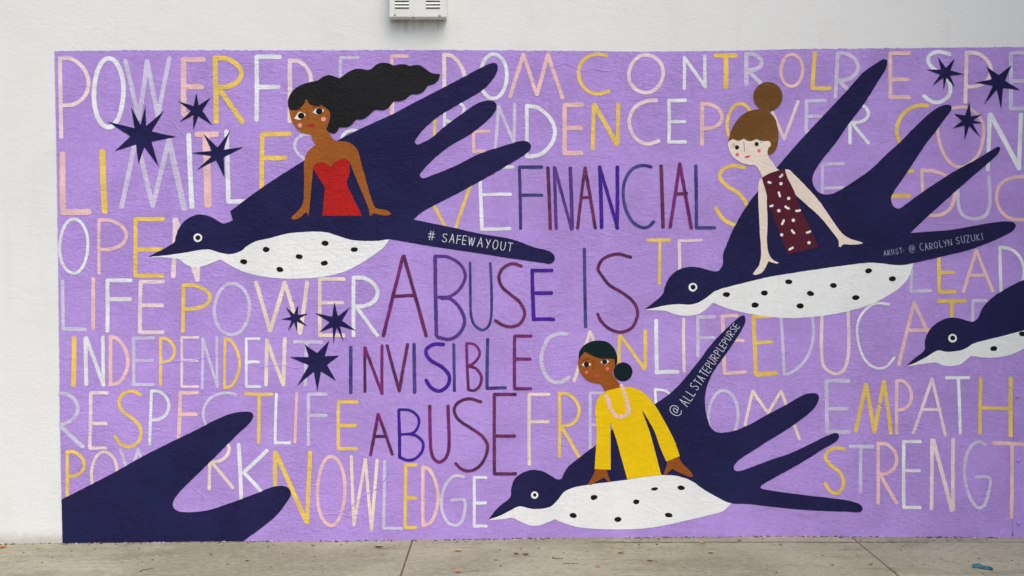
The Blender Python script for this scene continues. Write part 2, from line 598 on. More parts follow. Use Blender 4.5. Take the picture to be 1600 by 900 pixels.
def mat_rough(name, a, c, scale=30, rough=0.9, gain=None):
    k = NT(name)
    co = k.coord()
    n = k.ramp(k.noise(co, scale, 4.0, 0.65), 0.35, 0.65)
    k.l(k.mix(n, alb(a, gain), alb(c, gain)), k.b.inputs['Base Color'])
    k.b.inputs['Roughness'].default_value = rough
    k.b.inputs['Specular IOR Level'].default_value = 0.2
    b = k.n('ShaderNodeBump')
    b.inputs['Strength'].default_value = 0.35
    b.inputs['Distance'].default_value = 0.003
    k.l(k.noise(co, scale * 2, 3.0), b.inputs['Height'])
    k.l(b.outputs[0], k.b.inputs['Normal'])
    return k.m

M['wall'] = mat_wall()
M['concrete'] = mat_concrete()
M['dirt'] = mat_rough('joint_dirt', (84, 72, 54), (122, 106, 80), 40)
M['dark_dirt'] = mat_rough('dark_dirt', (58, 48, 38), (104, 88, 66), 50)
M['asphalt'] = mat_rough('asphalt', (58, 58, 58), (74, 73, 71), 25)
M['earth'] = mat_rough('earth', (92, 88, 78), (112, 106, 92), 2)
M['roofing'] = mat_rough('roofing', (96, 96, 94), (120, 119, 116), 8)
M['housing'] = mat_rough('housing_paint', (216, 216, 213), (222, 222, 219), 12, 0.45)
M['slot'] = mat_rough('slot_shadow', (60, 60, 60), (72, 72, 70), 20)
M['screw'] = mat_rough('screw_steel', (150, 150, 148), (176, 175, 172), 60, 0.4)

# ground to the horizon, with the roadway in front
bm = bmesh.new()
n = 24
ring = [bm.verts.new((700 * math.cos(2 * math.pi * i / n), 700 * math.sin(2 * math.pi * i / n), -0.30)) for i in range(n)]
bm.faces.new(ring)
tag(obj_bm('ground', bm, M['earth']), kind='structure')
bm = bmesh.new()
box(bm, -80, 80, -14.5, -4.22, -0.26, -0.17)
tag(obj_bm('road', bm, M['asphalt']), kind='structure')
bm = bmesh.new()
x = -80.0
while x < 80:
    box(bm, x, x + 1.99, -4.21, -4.06, -0.29, gz(x) - 0.02 if abs(x) > 6 else -0.03)
    x += 2.0
tag(obj_bm('kerb', bm, M['concrete']), kind='structure')

# concrete slabs, following the fall of the pavement; the joints are where the photograph has them
jA = (gp(642, 851), gp(626, 900))
jB = (gp(1340, 847), gp(1404, 900))
def joint(j):
    (xa, ya, _), (xb, yb, _) = j
    return lambda y: xa + (xb - xa) * (y - ya) / (yb - ya)
fA, fB = joint(jA), joint(jB)
SP = (jB[0][0] - jA[0][0])
joints = [lambda y, i=i: fA(-0.2) - SP * i for i in (4, 3, 2, 1)] + [fA, fB] + [lambda y, i=i: fB(-0.2) + SP * i for i in (1, 2, 3, 4)]
GAP = 0.006
bm = bmesh.new()
ys = [0.0, -0.06, -0.5, -1.0, -1.6, -2.4, -3.2, -4.05]
for fa, fb in zip(joints, joints[1:]):
    nx = 30
    grid = []
    for y in ys:
        row = []
        for i in range(nx + 1):
            xa, xb = fa(y) + GAP, fb(y) - GAP
            wob = 0.003 * noise.noise(Vector((y * 9, fa(0) * 3, 0)))
            x = xa + (xb - xa) * i / nx + (wob if i in (0, nx) else 0)
            row.append(bm.verts.new((x, y, gz(x) + 0.0015 * noise.noise(Vector((x * 2, y * 2, 0))))))
        grid.append(row)
    for r in range(len(ys) - 1):
        for i in range(nx):
            bm.faces.new((grid[r][i], grid[r + 1][i], grid[r + 1][i + 1], grid[r][i + 1]))
    def skirt(vs):
        lo = [bm.verts.new((v.co.x, v.co.y, v.co.z - 0.1)) for v in vs]
        for i in range(len(vs) - 1):
            bm.faces.new((vs[i], lo[i], lo[i + 1], vs[i + 1]))
    skirt([g[0] for g in grid]); skirt([g[-1] for g in grid][::-1]); skirt(grid[-1])
bm.normal_update()
SIDEWALK = tag(obj_bm('sidewalk', bm, M['concrete']), kind='structure')
# the bed of dirt in the open joints
bm = bmesh.new()
prev = None
for i in range(101):
    x = -15 + 0.3 * i
    a, b = bm.verts.new((x, 0.0, gz(x) - 0.004)), bm.verts.new((x, -4.05, gz(x) - 0.004))
    if prev: bm.faces.new((prev[0], prev[1], b, a))
    prev = (a, b)
tag(obj_bm('joint_dirt', bm, M['dirt']), kind='structure')
# the long crack that runs along the foot of the wall, filled with dirt
bm = bmesh.new()
prev = None
u = 925.0
while u < 1640:
    v = 847.3 + 0.5 * noise.noise(Vector((u * 0.03, 0, 0))) - 0.5 * max(0, (1000 - u) / 75)
    x, y, z = gp(u, v)
    h = 0.008 * (0.9 + 0.9 * noise.noise(Vector((u * 0.08, 4, 0)))) * (1 if u < 1440 else 0.45)
    h = max(0.0015, h)
    a, b = bm.verts.new((x, y + h, z + 0.0018)), bm.verts.new((x, y - h, z + 0.0018))
    if prev: bm.faces.new((prev[0], prev[1], b, a))
    prev = (a, b)
    u += 4
tag(obj_bm('pavement_crack', bm, M['dirt']), kind='structure')

# the building
BLOCKER_X = 4.5
M['wing'] = mat_rough('blocker_grey', (188, 188, 184), (200, 199, 195), 6)  # grey of the added blocker, which is no wing of the building
BL = empty('building', (0, 0, 0))
tag(BL, 'white plastered building whose street wall carries a lilac mural', 'building')
bm = bmesh.new()
box(bm, -16, 16, 0, 9, -0.4, 4.55)
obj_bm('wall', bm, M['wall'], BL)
bm = bmesh.new()
box(bm, -16.06, 16.06, -0.06, 9.06, 4.552, 4.66)
obj_bm('coping', bm, M['housing'], BL)
bm = bmesh.new()
box(bm, -15.7, 15.7, 0.3, 8.7, 4.662, 4.70)
obj_bm('roof', bm, M['roofing'], BL)

# unseen block added right of the mural to keep sky off that side
bm = bmesh.new()
box(bm, BLOCKER_X, 15.9, -4.3, -0.002, 2.8, 8.5)
obj_bm('added_sky_blocker', bm, M['wing'], BL)

# louvred box high on the wall
def wx(u): return wp(u, 450)[0]
def vent():
    t = empty('vent_box', (wp(652, 31)[0], 0, wp(652, 31)[1]))
    tag(t, 'white louvred metal vent box screwed to the wall above the mural', 'vent box')
    ox, oz = t.location.x, t.location.z
    D = 0.095
    def q(u, v):                 # on the box's front face, in the vent's own frame
        d = ray(u, v)
        k = (CAM_D - D) / d.y
        p = CP + d * k
        return p.x - ox, p.z - oz
    x0, z0 = q(608, 27.5)
    x1, _ = q(697.5, 29)
    z1 = z0 + 0.44
    bm = bmesh.new()
    box(bm, x0, x1, -D, -0.001, z0, z1)
    bmesh.ops.bevel(bm, geom=[e for e in bm.edges], offset=0.006, segments=2, affect='EDGES')
    obj_bm('housing', bm, M['housing'], t)
    # fixing flange behind the housing
    # louvres: pressed hoods over dark slots, two columns
    for (ua, ub) in ((617.5, 639), (666, 687.5)):
        for v in (12.2, 7.2, 1.6, -4, -9.6, -15.2, -20.8, -26.4):
            xa, z = q(ua, v); xb, _ = q(ub, v)
            bm = bmesh.new()
            box(bm, xa, xb, -D - 0.001, -D + 0.004, z - 0.006, z + 0.001)
            s = obj_bm('slot', bm, M['slot'], t)
            bm = bmesh.new()
            pr = [(-D - 0.0015, z + 0.014), (-D - 0.007, z + 0.003), (-D - 0.0055, z + 0.001), (-D - 0.001, z + 0.0025)]
            A = [bm.verts.new((xa - 0.002, y, zz)) for y, zz in pr]
            B = [bm.verts.new((xb + 0.002, y, zz)) for y, zz in pr]
            for i in range(4):
                j = (i + 1) % 4
                bm.faces.new((A[i], B[i], B[j], A[j]))
            bm.faces.new(A[::-1]); bm.faces.new(B)
            bmesh.ops.recalc_face_normals(bm, faces=bm.faces)
            obj_bm('louvre', bm, M['housing'], t)
    for u, v in ((617, 23), (687, 24.5), (617, -68), (687, -67)):
        x, z = q(u, v)
        bm = bmesh.new()
        bmesh.ops.create_uvsphere(bm, u_segments=12, v_segments=8, radius=0.008)
        for vtx in bm.verts:
            vtx.co = Vector((vtx.co.x + x, vtx.co.y * 0.45 - D - 0.001, vtx.co.z + z))
        obj_bm('screw', bm, M['screw'], t, True)
    # the drain hole in the bottom lip
    x, z = q(645.5, 28)
    bm = bmesh.new()
    box(bm, x - 0.004, x + 0.004, -D - 0.0015, -D + 0.01, z - 0.001, z + 0.006)
    obj_bm('drain_hole', bm, M['slot'], t)
vent()

# the painted-over access panel at the right
def panel():
    x0, z1 = wp(1584.5, 607)
    x1, _ = wp(1696, 607)
    _, z0 = wp(1585, 838)
    t = empty('access_panel', (x0, 0, z0))
    tag(t, 'flush metal access panel painted over in lilac with a column of round bolts', 'access panel')
    bm = bmesh.new()
    box(bm, 0, x1 - x0, -0.0026, -0.001, 0, z1 - z0)
    for v in bm.verts:
        pass
    obj_bm('plate', bm, M['lilac'], t)
    for u, v in ((1590, 620), (1591, 719.5), (1591.5, 818), (1688, 620), (1688, 719), (1688, 818)):
        x, z = wp(u, v)
        bm = bmesh.new()
        bmesh.ops.create_uvsphere(bm, u_segments=16, v_segments=10, radius=0.0135)
        for w in bm.verts:
            w.co = Vector((w.co.x + x - x0, w.co.y * 0.7 - 0.003, w.co.z + z - z0))
        obj_bm('bolt', bm, M['lilac'], t, True)
    # open seam round the panel: a dark slit the paint did not bridge
    bm = bmesh.new()
    h = z1 - z0
    prev = None
    for i in range(61):
        zz = h * i / 60
        w = 0.0007 + 0.0014 * noise.noise(Vector((zz * 14, 2, 0)))
        w = max(w, 0.0002)
        if zz < 0.05: w += 0.006 * (1 - zz / 0.05)
        c = 0.0008 * noise.noise(Vector((zz * 5, 8, 0))) - 0.002
        a, b = bm.verts.new((c - w, -0.0029, zz)), bm.verts.new((c + w, -0.0029, zz))
        if prev: bm.faces.new((prev[0], prev[1], b, a))
        prev = (a, b)
    obj_bm('seam', bm, mat_rough('seam_shadow', (104, 78, 128), (132, 102, 160), 20), t)
panel()

# ================================================================== the mural
MU = empty('mural', (0, 0, 0))
tag(MU, 'lilac mural of women riding navy birds among painted words on the white wall', 'mural')

def mural_ground():
    bm_pts = []
    top = [(85, 80), (200, 78.6), (400, 78.6), (700, 78.1), (900, 79.6), (1000, 80.6), (1130, 79.6), (1250, 76.6), (1400, 75.5), (1600, 73.5), (1707, 72)]
    left = [(98, 853), (95.5, 760), (93.5, 640), (92, 500), (91, 425), (88.5, 250), (86.5, 150)]
    pts = []
    def dens(P, amp, s):
        out = []
        for a, b in zip(P, P[1:]):
            a, b = Vector(a), Vector(b)
            k = max(1, int((b - a).length / 2.5))
            for j in range(k):
                p = a + (b - a) * j / k
                w = amp * (noise.noise(Vector((p.x * 0.35, p.y * 0.35, s))) + 0.6 * noise.noise(Vector((p.x * 0.09, p.y * 0.09, s + 4))))
                out.append((p.x + (w if abs(b.y - a.y) > abs(b.x - a.x) else 0), p.y + (w if abs(b.x - a.x) > abs(b.y - a.y) else 0)))
        return out
    pts += dens(top, 1.25, 1.0)
    pts += [(1707, 72), (1707, 855)]
    for u in range(1680, 100, -30):
        pts.append((u, 855))
    pts += dens(left + [(85, 80)], 0.75, 7.0)
    p = Paint(-0.002)
    p.poly(pts, M['lilac'], False, 0.0)
    return p.build('painted_background', MU)
mural_ground()

# ---- pale words -------------------------------------------------- row 1
w = Word('POWER', 'word POWER in pale pink, white, lavender and yellow at the top left corner')
w.g('P', 94, 90, 138, 215, 'q', 6.2, .60, 2).g('O', 147, 91, 193, 199, 'w', 7)
w.z('l', 7, (196, 95), (217, 186), (230, 96), (247, 182), (265, 91))
w.g('E', 287, 93, 318, 179, 'p', 8, .5).g('R', 336, 90, 377, 191, 'y', 7.5, .46, 2)
w = Word('FREEDOM', 'word FREEDOM along the top edge, partly behind the black hair')
w.g('F', 401, 89, 437, 187, 'w', 6.5, .48).g('R', 453, 94, 486, 190, 'q', 6.5, .6)
w.g('E', 532, 90, 560, 180, 'l', 5.5).g('E', 612, 88, 637, 180, 'p', 5.5)
w.g('D', 694, 85, 726, 160, 'q', 6.2).g('O', 750, 85, 792, 154, 'w', 5.5)
w.z('p', 5.8, (797, 151), (818, 85), (839, 148), (856, 85), (879, 153))
w = Word('CONTROL', 'word CONTROL with widely spaced letters along the top edge')
w.k('y', 5.5, [(948, 87), (935, 85), (920, 88), (908, 99), (904, 113), (908, 130), (920, 143), (935, 147), (952, 142)])
w.g('O', 982.5, 86, 1036, 145, 'q', 5.2)
w.z('w', 5, (1069, 139), (1069, 90), (1102, 136), (1101, 88))
w.z('y', 7, (1118, 87), (1149, 87)).z('y', 7.3, (1134, 88), (1134, 136))
w.g('R', 1166, 84, 1190, 131, 'l', 6.5, .55).g('O', 1220, 85, 1254, 135, 'p', 5.3)
w.z('y', 6, (1273, 82), (1269, 138), (1297, 138))
w = Word('RESPECT', 'word RESPECT along the top edge under the three stars at the right')
w.g('R', 1309, 83, 1342, 152, 'l', 6, .62, -4)
w.g('E', 1391, 83, 1421, 152, 'p', 6, .6)
w.k('w', 5.8, [(1484, 85), (1466, 81), (1453, 86), (1450, 96), (1458, 107), (1474, 117), (1484, 132), (1482, 150), (1466, 160), (1452, 157), (1444, 150)])
w.g('P', 1510, 82, 1549, 160, 'q', 6, .69, -2).g('E', 1579, 83, 1606, 170, 'l', 6)
w.g('C', 1628, 82, 1668, 160, 'p', 5.5)
# ---- row 2
w = Word('LIMITLESS', 'word LIMITLESS in tall letters left of the red dress')
w.z('p', 9, (98, 240), (99, 332), (139, 331)).z('y', 9.3, (160, 236), (164, 330))
w.z('l', 7, (190, 324), (213, 213)).z('l', 7.5, (213, 213), (239, 322), (264, 219)).z('l', 9, (264, 219), (288, 326))
w.z('w', 7.3, (295, 211), (300, 324)).z('p', 9, (308, 210), (339, 210)).z('p', 11, (322, 213), (325, 320))
w.z('w', 7, (354, 206), (357, 315), (385, 315))
w.z('y', 7, (409, 296), (410, 210), (453, 209)).z('y', 7, (411, 247), (446, 247))
w.k('l', 5, [(484, 210), (472, 211), (462, 221), (462, 235), (475, 248), (488, 262)])
w.k('w', 5, [(532, 222), (538, 209), (548, 204), (558, 204)])
w = Word('INDEPENDENCE', 'word INDEPENDENCE running behind the wing of the left bird')
w.z('w', 5, (613, 158), (613, 180)).z('y', 4.6, (680, 184), (679, 216))
w.z('w', 4.8, (695, 160), (694, 203)).k('w', 4.8, [(716, 160), (724, 166), (725, 174), (716, 186), (704, 191), (696, 187)])
w.z('p', 4.8, (765, 205), (740, 206), (740, 237), (756, 236))
w.z('l', 5, (774, 231), (779, 166)).z('l', 5, (779, 166), (803, 222), (804, 163))
w.g('D', 823, 165, 867, 245, 'w', 5.8).g('E', 882, 164, 909, 239, 'p', 7, .48)
w.z('y', 6, (926, 233), (928, 163)).z('y', 6.6, (928, 163), (964, 226)).z('y', 6, (965, 225), (966, 162))
w.k('q', 6, [(1026, 157), (1010, 158), (992, 168), (983, 187), (987, 207), (999, 221), (1013, 225), (1030, 220)])
w.g('E', 1045, 157, 1071, 222, 'w', 5.2, .51)
w = Word('POWER', 'word POWER partly behind the woman with the brown hair bun')
w.g('P', 1097, 162, 1128, 225, 'p', 6, .62).g('O', 1136, 162, 1176, 225, 'y', 5.3)
w.z('q', 5, (1190, 160), (1203, 217), (1207, 176), (1225, 217), (1247, 158))
w.z('l', 5.3, (1259, 206), (1260, 158), (1290, 157)).z('l', 5, (1261, 182), (1284, 182)).z('l', 5, (1259, 206), (1290, 206))
w.g('R', 1328, 161, 1357, 224, 'w', 5, .49)
w = Word('CONTROL', 'word CONTROL with a yellow C crossing the right wing feathers')
w.k('y', 5.8, [(1449, 165), (1430, 166), (1412, 177), (1402, 195), (1401, 208), (1406, 222), (1420, 236)])
w.k('p', 5, [(1480, 171), (1494, 168), (1510, 168), (1526, 178), (1536, 195), (1536, 215), (1529, 240), (1514, 256), (1498, 261), (1484, 254), (1472, 235), (1465, 207), (1467, 186), (1480, 171)])
w.z('w', 6, (1543, 265), (1546, 179)).z('w', 7, (1547, 179), (1592, 263)).z('w', 6, (1592, 263), (1595, 178))
w.g('T', 1615, 180, 1650, 262, 'y', 6)
# ---- row 3
w = Word('LIVE', 'word LIVE with its end showing between the left bird tail and FINANCIAL')
w.z('y', 5, (665, 297), (703, 368)).z('y', 5.2, (735, 290), (710, 362))
w.z('w', 5.8, (749, 262), (753, 358)).z('w', 5, (750, 262), (802, 261)).z('w', 5, (752, 304.5), (798, 303.5)).z('w', 5, (754, 358), (797, 357))
w = Word('SEE', 'word with a yellow S and a lavender E beside the brown haired woman')
w.k('y', 6, [(1163, 262), (1146, 259), (1129, 265), (1125, 277), (1135, 290), (1155, 303), (1167, 320), (1171, 337), (1163, 349), (1147, 351), (1130, 342), (1118, 325)])
w.z('l', 5, (1318, 256), (1285, 257), (1284, 312)).z('l', 5, (1286, 294), (1318, 293))
w = Word('EDUCATE', 'word EDUCATE crossing the right wing below CONTROL')
w.z('y', 6, (1396, 268), (1426, 267)).z('y', 6, (1390, 307), (1421, 306))
w.z('p', 5.3, (1440, 266), (1444, 336)).k('p', 5.3, [(1440, 266), (1460, 268), (1478, 275), (1490, 292), (1491, 308), (1484, 326), (1468, 336), (1446, 336)])
w.k('l', 5.5, [(1496, 290), (1497, 318), (1504, 336), (1522, 342), (1539, 337), (1546, 320), (1545, 276)])
w.k('p', 5.2, [(1612, 279), (1594, 276), (1575, 280), (1561, 291), (1557, 311), (1563, 329), (1578, 341), (1602, 343), (1618, 338)])
w.g('A', 1635, 276, 1668, 342, 'y', 5)
# ---- row 4
w = Word('OPEN', 'word OPEN beside the head of the left bird')
w.g('O', 93.5, 342, 137.5, 427, 'w', 4.6).g('P', 155, 343, 198, 427, 'p', 5, .56)
w.g('E', 212, 342, 255, 431, 'y', 6.2, .54)
w.z('q', 6.5, (274, 342), (271, 432)).z('q', 6, (275, 342), (309, 438), (311, 346))
w = Word('TE', 'letters T and E in yellow and pale pink right of the word IS')
w.z('y', 5.6, (1012, 375.5), (1047, 375)).z('y', 4.6, (1031, 376), (1030, 444))
w.z('q', 4.6, (1096, 375), (1061, 376), (1062, 428))
w = Word('LEAD', 'word LEAD right of the white belly of the right bird')
w.z('l', 5, (1425, 385), (1423, 455), (1454, 454))
w.z('y', 5.6, (1466, 390), (1467, 456), (1493, 456)).z('y', 5, (1468, 426), (1491, 425.5)).z('y', 5, (1466, 390), (1492, 390))
w.z('p', 5, (1505, 456), (1525, 391), (1551, 455)).z('p', 5, (1514, 430), (1541, 429.5))
w.z('w', 5, (1562, 386), (1564, 456)).k('w', 5, [(1562, 386), (1580, 390), (1594, 403), (1600, 424), (1596, 443), (1584, 455), (1565, 458)])
# ---- row 5
w = Word('LIFE', 'word LIFE at the left edge under the word OPEN')
w.z('l', 5.6, (98, 439), (99, 514), (134, 515)).z('p', 6, (146, 435), (146, 514))
w.g('F', 168, 438, 205, 517, 'w', 6, .37).g('E', 220, 440, 256, 519, 'q', 6, .47, -1)
w = Word('POWER', 'word POWER below the belly of the left bird')
w.g('P', 287, 445, 329, 518, 'y', 5.5, .52, -1).g('O', 335, 443, 390, 523, 'l', 5)
w.z('c', 6.5, (400, 441), (422, 517), (445, 441), (469, 521), (480, 440))
w.g('E', 500, 436, 538, 524, 'c', 5.5, .42).g('R', 552.5, 433, 590, 525, 'w', 6, .5)
# ---- row 6
w = Word('INDEPENDENT', 'word INDEPENDENT in narrow letters running up to the big star')
w.z('y', 7, (116, 527), (115, 602)).z('w', 6, (134, 528), (135, 601)).z('w', 5.6, (135, 528), (162, 602)).z('w', 5.5, (161, 527), (162, 602))
w.g('D', 173, 526, 200, 601, 'p', 5.5).g('E', 209, 528, 240, 601, 'l', 5, .48).g('P', 251, 528, 273, 601, 'y', 4.8, .52)
w.g('E', 284, 527, 310, 604, 'q', 4, .47)
w.z('l', 4.2, (316, 606), (317, 529), (340, 605), (339, 527)).g('D', 352, 529, 375, 606, 'y', 4.4, sh=-1)
w.g('E', 385, 529, 406, 604, 'w', 4.4, .49).z('c', 5.6, (416, 602), (417, 531), (443, 602), (445, 529))
w.z('l', 5.6, (460, 534), (503, 535)).z('l', 5.4, (479, 537), (477, 603))
w = Word('CAN', 'word CAN around the head of the woman in yellow')
w.k('l', 6, [(887, 522), (873, 521.5), (858, 528), (848, 547), (846, 566), (852, 585), (863, 596), (876, 597), (889, 590)])
w.z('c', 5, (897, 595), (922, 518), (951, 595)).z('c', 4.5, (908, 565), (938, 564))
w.z('y', 5.3, (967, 566), (968, 525)).z('y', 5.3, (969, 524), (1007, 577)).z('y', 5.3, (1008, 574), (1008, 516))
w = Word('LIFE', 'word LIFE behind the raised feather of the bottom bird')
w.z('w', 6, (1025, 501), (1026, 582), (1059, 581)).z('q', 5, (1068, 499), (1069, 580))
w.g('F', 1090, 495, 1116, 556, 'l', 5, .53).z('p', 6, (1129, 494), (1132, 583)).z('p', 5, (1130, 494), (1152, 493)).z('p', 5, (1132, 532), (1162, 532)).z('p', 5.5, (1133, 583), (1165, 581))
w = Word('EDUCATE', 'word EDUCATE under the white belly of the right bird')
w.z('y', 6.5, (1177, 495), (1181, 584)).z('y', 5, (1178, 495), (1206, 494)).z('y', 5, (1180, 536), (1206, 534)).z('y', 7, (1182, 585), (1213, 583))
w.z('l', 4.8, (1220, 490), (1225, 584)).k('l', 4.8, [(1268, 488), (1271, 518), (1265, 550), (1250, 572), (1232, 584), (1225, 585)])
w.k('q', 5, [(1284, 485), (1284, 560), (1290, 576), (1305, 584), (1317, 579), (1324, 562), (1326, 535), (1325, 486)])
w.k('w', 3.9, [(1389, 475.5), (1368, 474), (1351, 485), (1340, 505), (1341, 535), (1352, 563), (1369, 575), (1384, 573), (1397, 559)])
w.z('p', 5.3, (1404, 570), (1428, 473), (1460, 540)).z('p', 5, (1417, 516), (1456, 515))
w.z('y', 6, (1466, 470.5), (1508, 470)).z('y', 6, (1487, 471), (1487, 520)).z('l', 5, (1542, 469.5), (1520, 470), (1520, 520))
# ---- row 7
w = Word('RESPECT', 'word RESPECT at the left edge above the big wing tip')
w.k('l', 6, [(93, 615), (106, 616), (118, 626), (122, 640), (117, 652), (106, 660), (94, 663)]).z('l', 6, (95, 666), (130, 698))
w.g('E', 142, 614, 168, 700, 'q', 5.4, .55, -1.5)
w.k('y', 5, [(220, 617), (207, 611), (191, 617), (186, 630), (193, 643), (210, 656), (220, 670), (217, 689), (203, 698), (189, 694), (180, 682)])
w.g('P', 237, 610, 265, 694, 'w', 4.6, .55, -3).g('F', 282, 613.5, 309, 690, 'p', 5.4, .44, -3)
w.k('l', 4.6, [(369, 616), (350, 614), (329, 622), (319, 637), (318, 652), (323, 666)])
w.z('y', 5.3, (384, 615.5), (425, 616)).z('y', 5.3, (405, 618), (404, 691))
w = Word('LIFE', 'word LIFE with a yellow E left of the dark word ABUSE')
w.z('w', 4.6, (432, 616), (430, 692), (453, 692)).z('p', 4.6, (464, 614), (461, 691))
w.g('F', 482, 616, 510, 695, 'l', 5.2, .42).g('E', 529, 628, 558, 701, 'y', 5.3, .5)
w = Word('FREEDOM', 'word FREEDOM behind the woman in yellow')
w.g('F', 827, 616, 858, 726, 'c', 4.9, .39).g('R', 874, 614, 905, 714, 'y', 5, .52)
w.g('E', 922, 614, 945, 700, 'l', 4.6, .58).z('w', 4, (1024, 608), (1025, 632)).k('w', 4, [(1024, 608), (1040, 611), (1050, 619), (1058, 634)])
w.g('O', 1107, 610, 1153, 690, 'l', 4.8).z('c', 4.8, (1164, 664), (1176, 611), (1200, 645), (1220, 611), (1249, 686))
w = Word('EMPATHY', 'word EMPATHY at the right edge above the word STRENGTH')
w.g('E', 1291, 595, 1326, 675, 'l', 6, .54, 1)
w.z('y', 6, (1337, 673), (1353, 600), (1366, 675), (1381, 596), (1392, 677))
w.g('P', 1401, 594, 1424, 677, 'p', 5, .56).z('q', 4.8, (1427, 676), (1456, 592), (1477, 680)).z('q', 4.5, (1442, 640), (1469, 640))
w.z('w', 5, (1478, 590), (1514, 590)).z('w', 5, (1497, 591), (1500, 677))
w.z('y', 5.6, (1532, 590), (1531, 677)).z('y', 6.2, (1579, 590), (1579, 681)).z('y', 5.3, (1533, 637), (1578, 638)).g('Y', 1605, 592, 1640, 676, 'l', 5)
# ---- row 8
w = Word('POWER', 'word POWER half covered by the big wing at the lower left')
w.g('P', 105, 705, 132, 774, 'y', 5, .57).g('O', 143, 706, 183, 772, 'c', 4.6)
w.z('l', 5, (188, 702), (202, 745), (216, 702), (230, 740))
w.z('c', 5, (328, 721), (327, 764)).k('c', 5, [(350, 690), (358, 698), (355, 711), (343, 720), (328, 722)]).z('c', 5, (331, 722), (364, 762))
w = Word('KNOWLEDGE', 'word KNOWLEDGE along the bottom edge left of the bottom bird')
w.z('w', 6, (373, 694), (377, 782)).z('w', 5.5, (417, 704), (381, 738), (412, 772))
w.z('y', 6, (430, 762), (430, 707)).z('y', 6.6, (431, 707), (479, 816)).z('y', 6.2, (485, 706), (480, 816))
w.g('O', 496, 713, 539, 821, 'p', 4.8).z('c', 4.8, (549, 713), (553, 820), (571, 717), (580.5, 828), (589.5, 718))
w.z('l', 5, (601, 720), (599.5, 825), (628, 826)).g('E', 634, 726, 651, 824, 'y', 5.2, .53, -1)
w.g('D', 661, 729, 684.5, 821, 'p', 5).k('l', 4.6, [(725, 745), (712, 743), (699, 753), (691, 772), (690, 793), (698, 814), (711, 821), (721, 815), (726, 800), (725, 781), (706, 781.5)])
w.g('E', 741, 746, 760, 822, 'w', 4.8, .52)
w = Word('STRENGTH', 'word STRENGTH in the lower right corner beside the bolts')
w.k('y', 5, [(1320, 702), (1305, 700), (1292, 707), (1290, 716), (1297, 726), (1312, 738), (1318, 752), (1314, 766), (1306, 771), (1296, 766), (1289, 755)])
w.z('l', 5.5, (1328, 697.5), (1364, 698)).z('l', 5.2, (1345, 699), (1344, 769)).g('R', 1372, 692, 1401, 786, 'p', 5.5, .52)
w.g('E', 1412, 690, 1438, 793, 'w', 5, .44).z('q', 5.6, (1455, 795), (1456, 687)).z('q', 6, (1458, 687), (1487, 797)).z('q', 5.6, (1489, 796), (1489, 686))
w.k('l', 4.8, [(1540, 695), (1530, 690), (1518, 696), (1509, 715), (1507, 745), (1514, 774), (1527, 793), (1537, 790), (1544, 770), (1546, 747), (1525, 745)])
w.z('p', 6, (1552, 692), (1602, 694)).z('p', 5.6, (1581, 694), (1580, 809)).g('H', 1618, 692, 1655, 806, 'y', 5.5)

# ---- the dark sentence
w = Word('FINANCIAL', 'dark word FINANCIAL in the middle of the mural')
w.g('F', 811.5, 261, 847, 357, 'n', 5, .46, 2).z('m', 5.3, (856, 262), (860, 358))
w.z('u', 5.3, (866, 261), (869, 357)).z('u', 5, (867, 262), (893, 358)).z('u', 5.6, (891, 262), (894, 357))
w.z('m', 5, (914, 262), (902.5, 357)).z('m', 5, (914, 262), (930, 356)).z('m', 4.6, (909, 309), (923, 309))
w.z('i', 5.8, (937, 261), (940, 356)).z('i', 5.3, (937, 262), (965, 357)).z('i', 5.6, (964.5, 261), (964, 356))
w.k('n', 5.2, [(1018, 261), (1005, 258.5), (991, 262), (979, 276), (973.5, 300), (978, 328), (990, 348), (1005, 356), (1015, 353), (1022, 346)])
w.z('m', 5.8, (1033, 259), (1036, 355)).z('g', 5.5, (1062, 256), (1047, 355)).z('g', 5.5, (1062, 256), (1080, 356)).z('m', 5, (1055, 303), (1073, 302))
w.z('n', 5.2, (1087, 259), (1088, 356), (1117, 356))
w = Word('ABUSE', 'dark word ABUSE in the largest letters under the left bird')
w.z('g', 5.5, (630, 400), (599, 525)).z('m', 5.3, (631, 400), (666, 525)).z('g', 5, (617, 463), (650, 461.5))
w.z('u', 6, (680, 401), (682, 524)).k('u', 5, [(680, 400), (701, 402), (720, 414), (727, 432), (718, 452), (703, 463), (685, 464.5)]).k('u', 5.3, [(690, 466), (704, 467), (719, 482), (726, 503), (717, 522), (702, 530), (684, 527)])
w.k('n', 4, [(734.5, 410), (735, 450), (736, 492), (741, 507), (753, 515.5), (763, 510), (767.5, 493), (768, 450), (766, 411)])
w.k('m', 5, [(815, 416), (800, 412), (785, 420), (779.5, 434), (785, 449), (799, 461), (812, 472), (820, 489), (813, 505), (800, 510.5), (786, 508), (774, 501)])
w.g('E', 831.5, 422.5, 863, 499, 'i', 5.6, .46, 2.5)
w = Word('IS', 'dark word IS, a slim blue I and a wide maroon S')
w.z('n', 5, (913, 389), (915, 511))
w.k('m', 4.8, [(986, 402), (964, 397), (942, 405), (934.5, 420), (940, 430), (952, 445), (976, 460), (992, 475), (996, 492), (987, 512), (970, 519), (951, 513), (938, 500), (934, 491)])
w = Word('INVISIBLE', 'dark word INVISIBLE right of the big star')
w.z('n', 5.6, (548, 542), (548, 614)).z('m', 4.6, (570, 543), (570.5, 612)).z('g', 4.8, (570, 543), (597, 615)).z('g', 4.8, (597, 540), (597, 614))
w.z('m', 5, (605, 540), (624, 611), (637, 538)).z('n', 5.8, (647, 538), (648, 613))
w.k('i', 5.6, [(693, 538), (678, 538), (667, 545), (666, 553), (673, 563), (690, 573), (701, 585), (701.5, 598), (695, 607), (685, 611), (673, 605), (666, 594)])
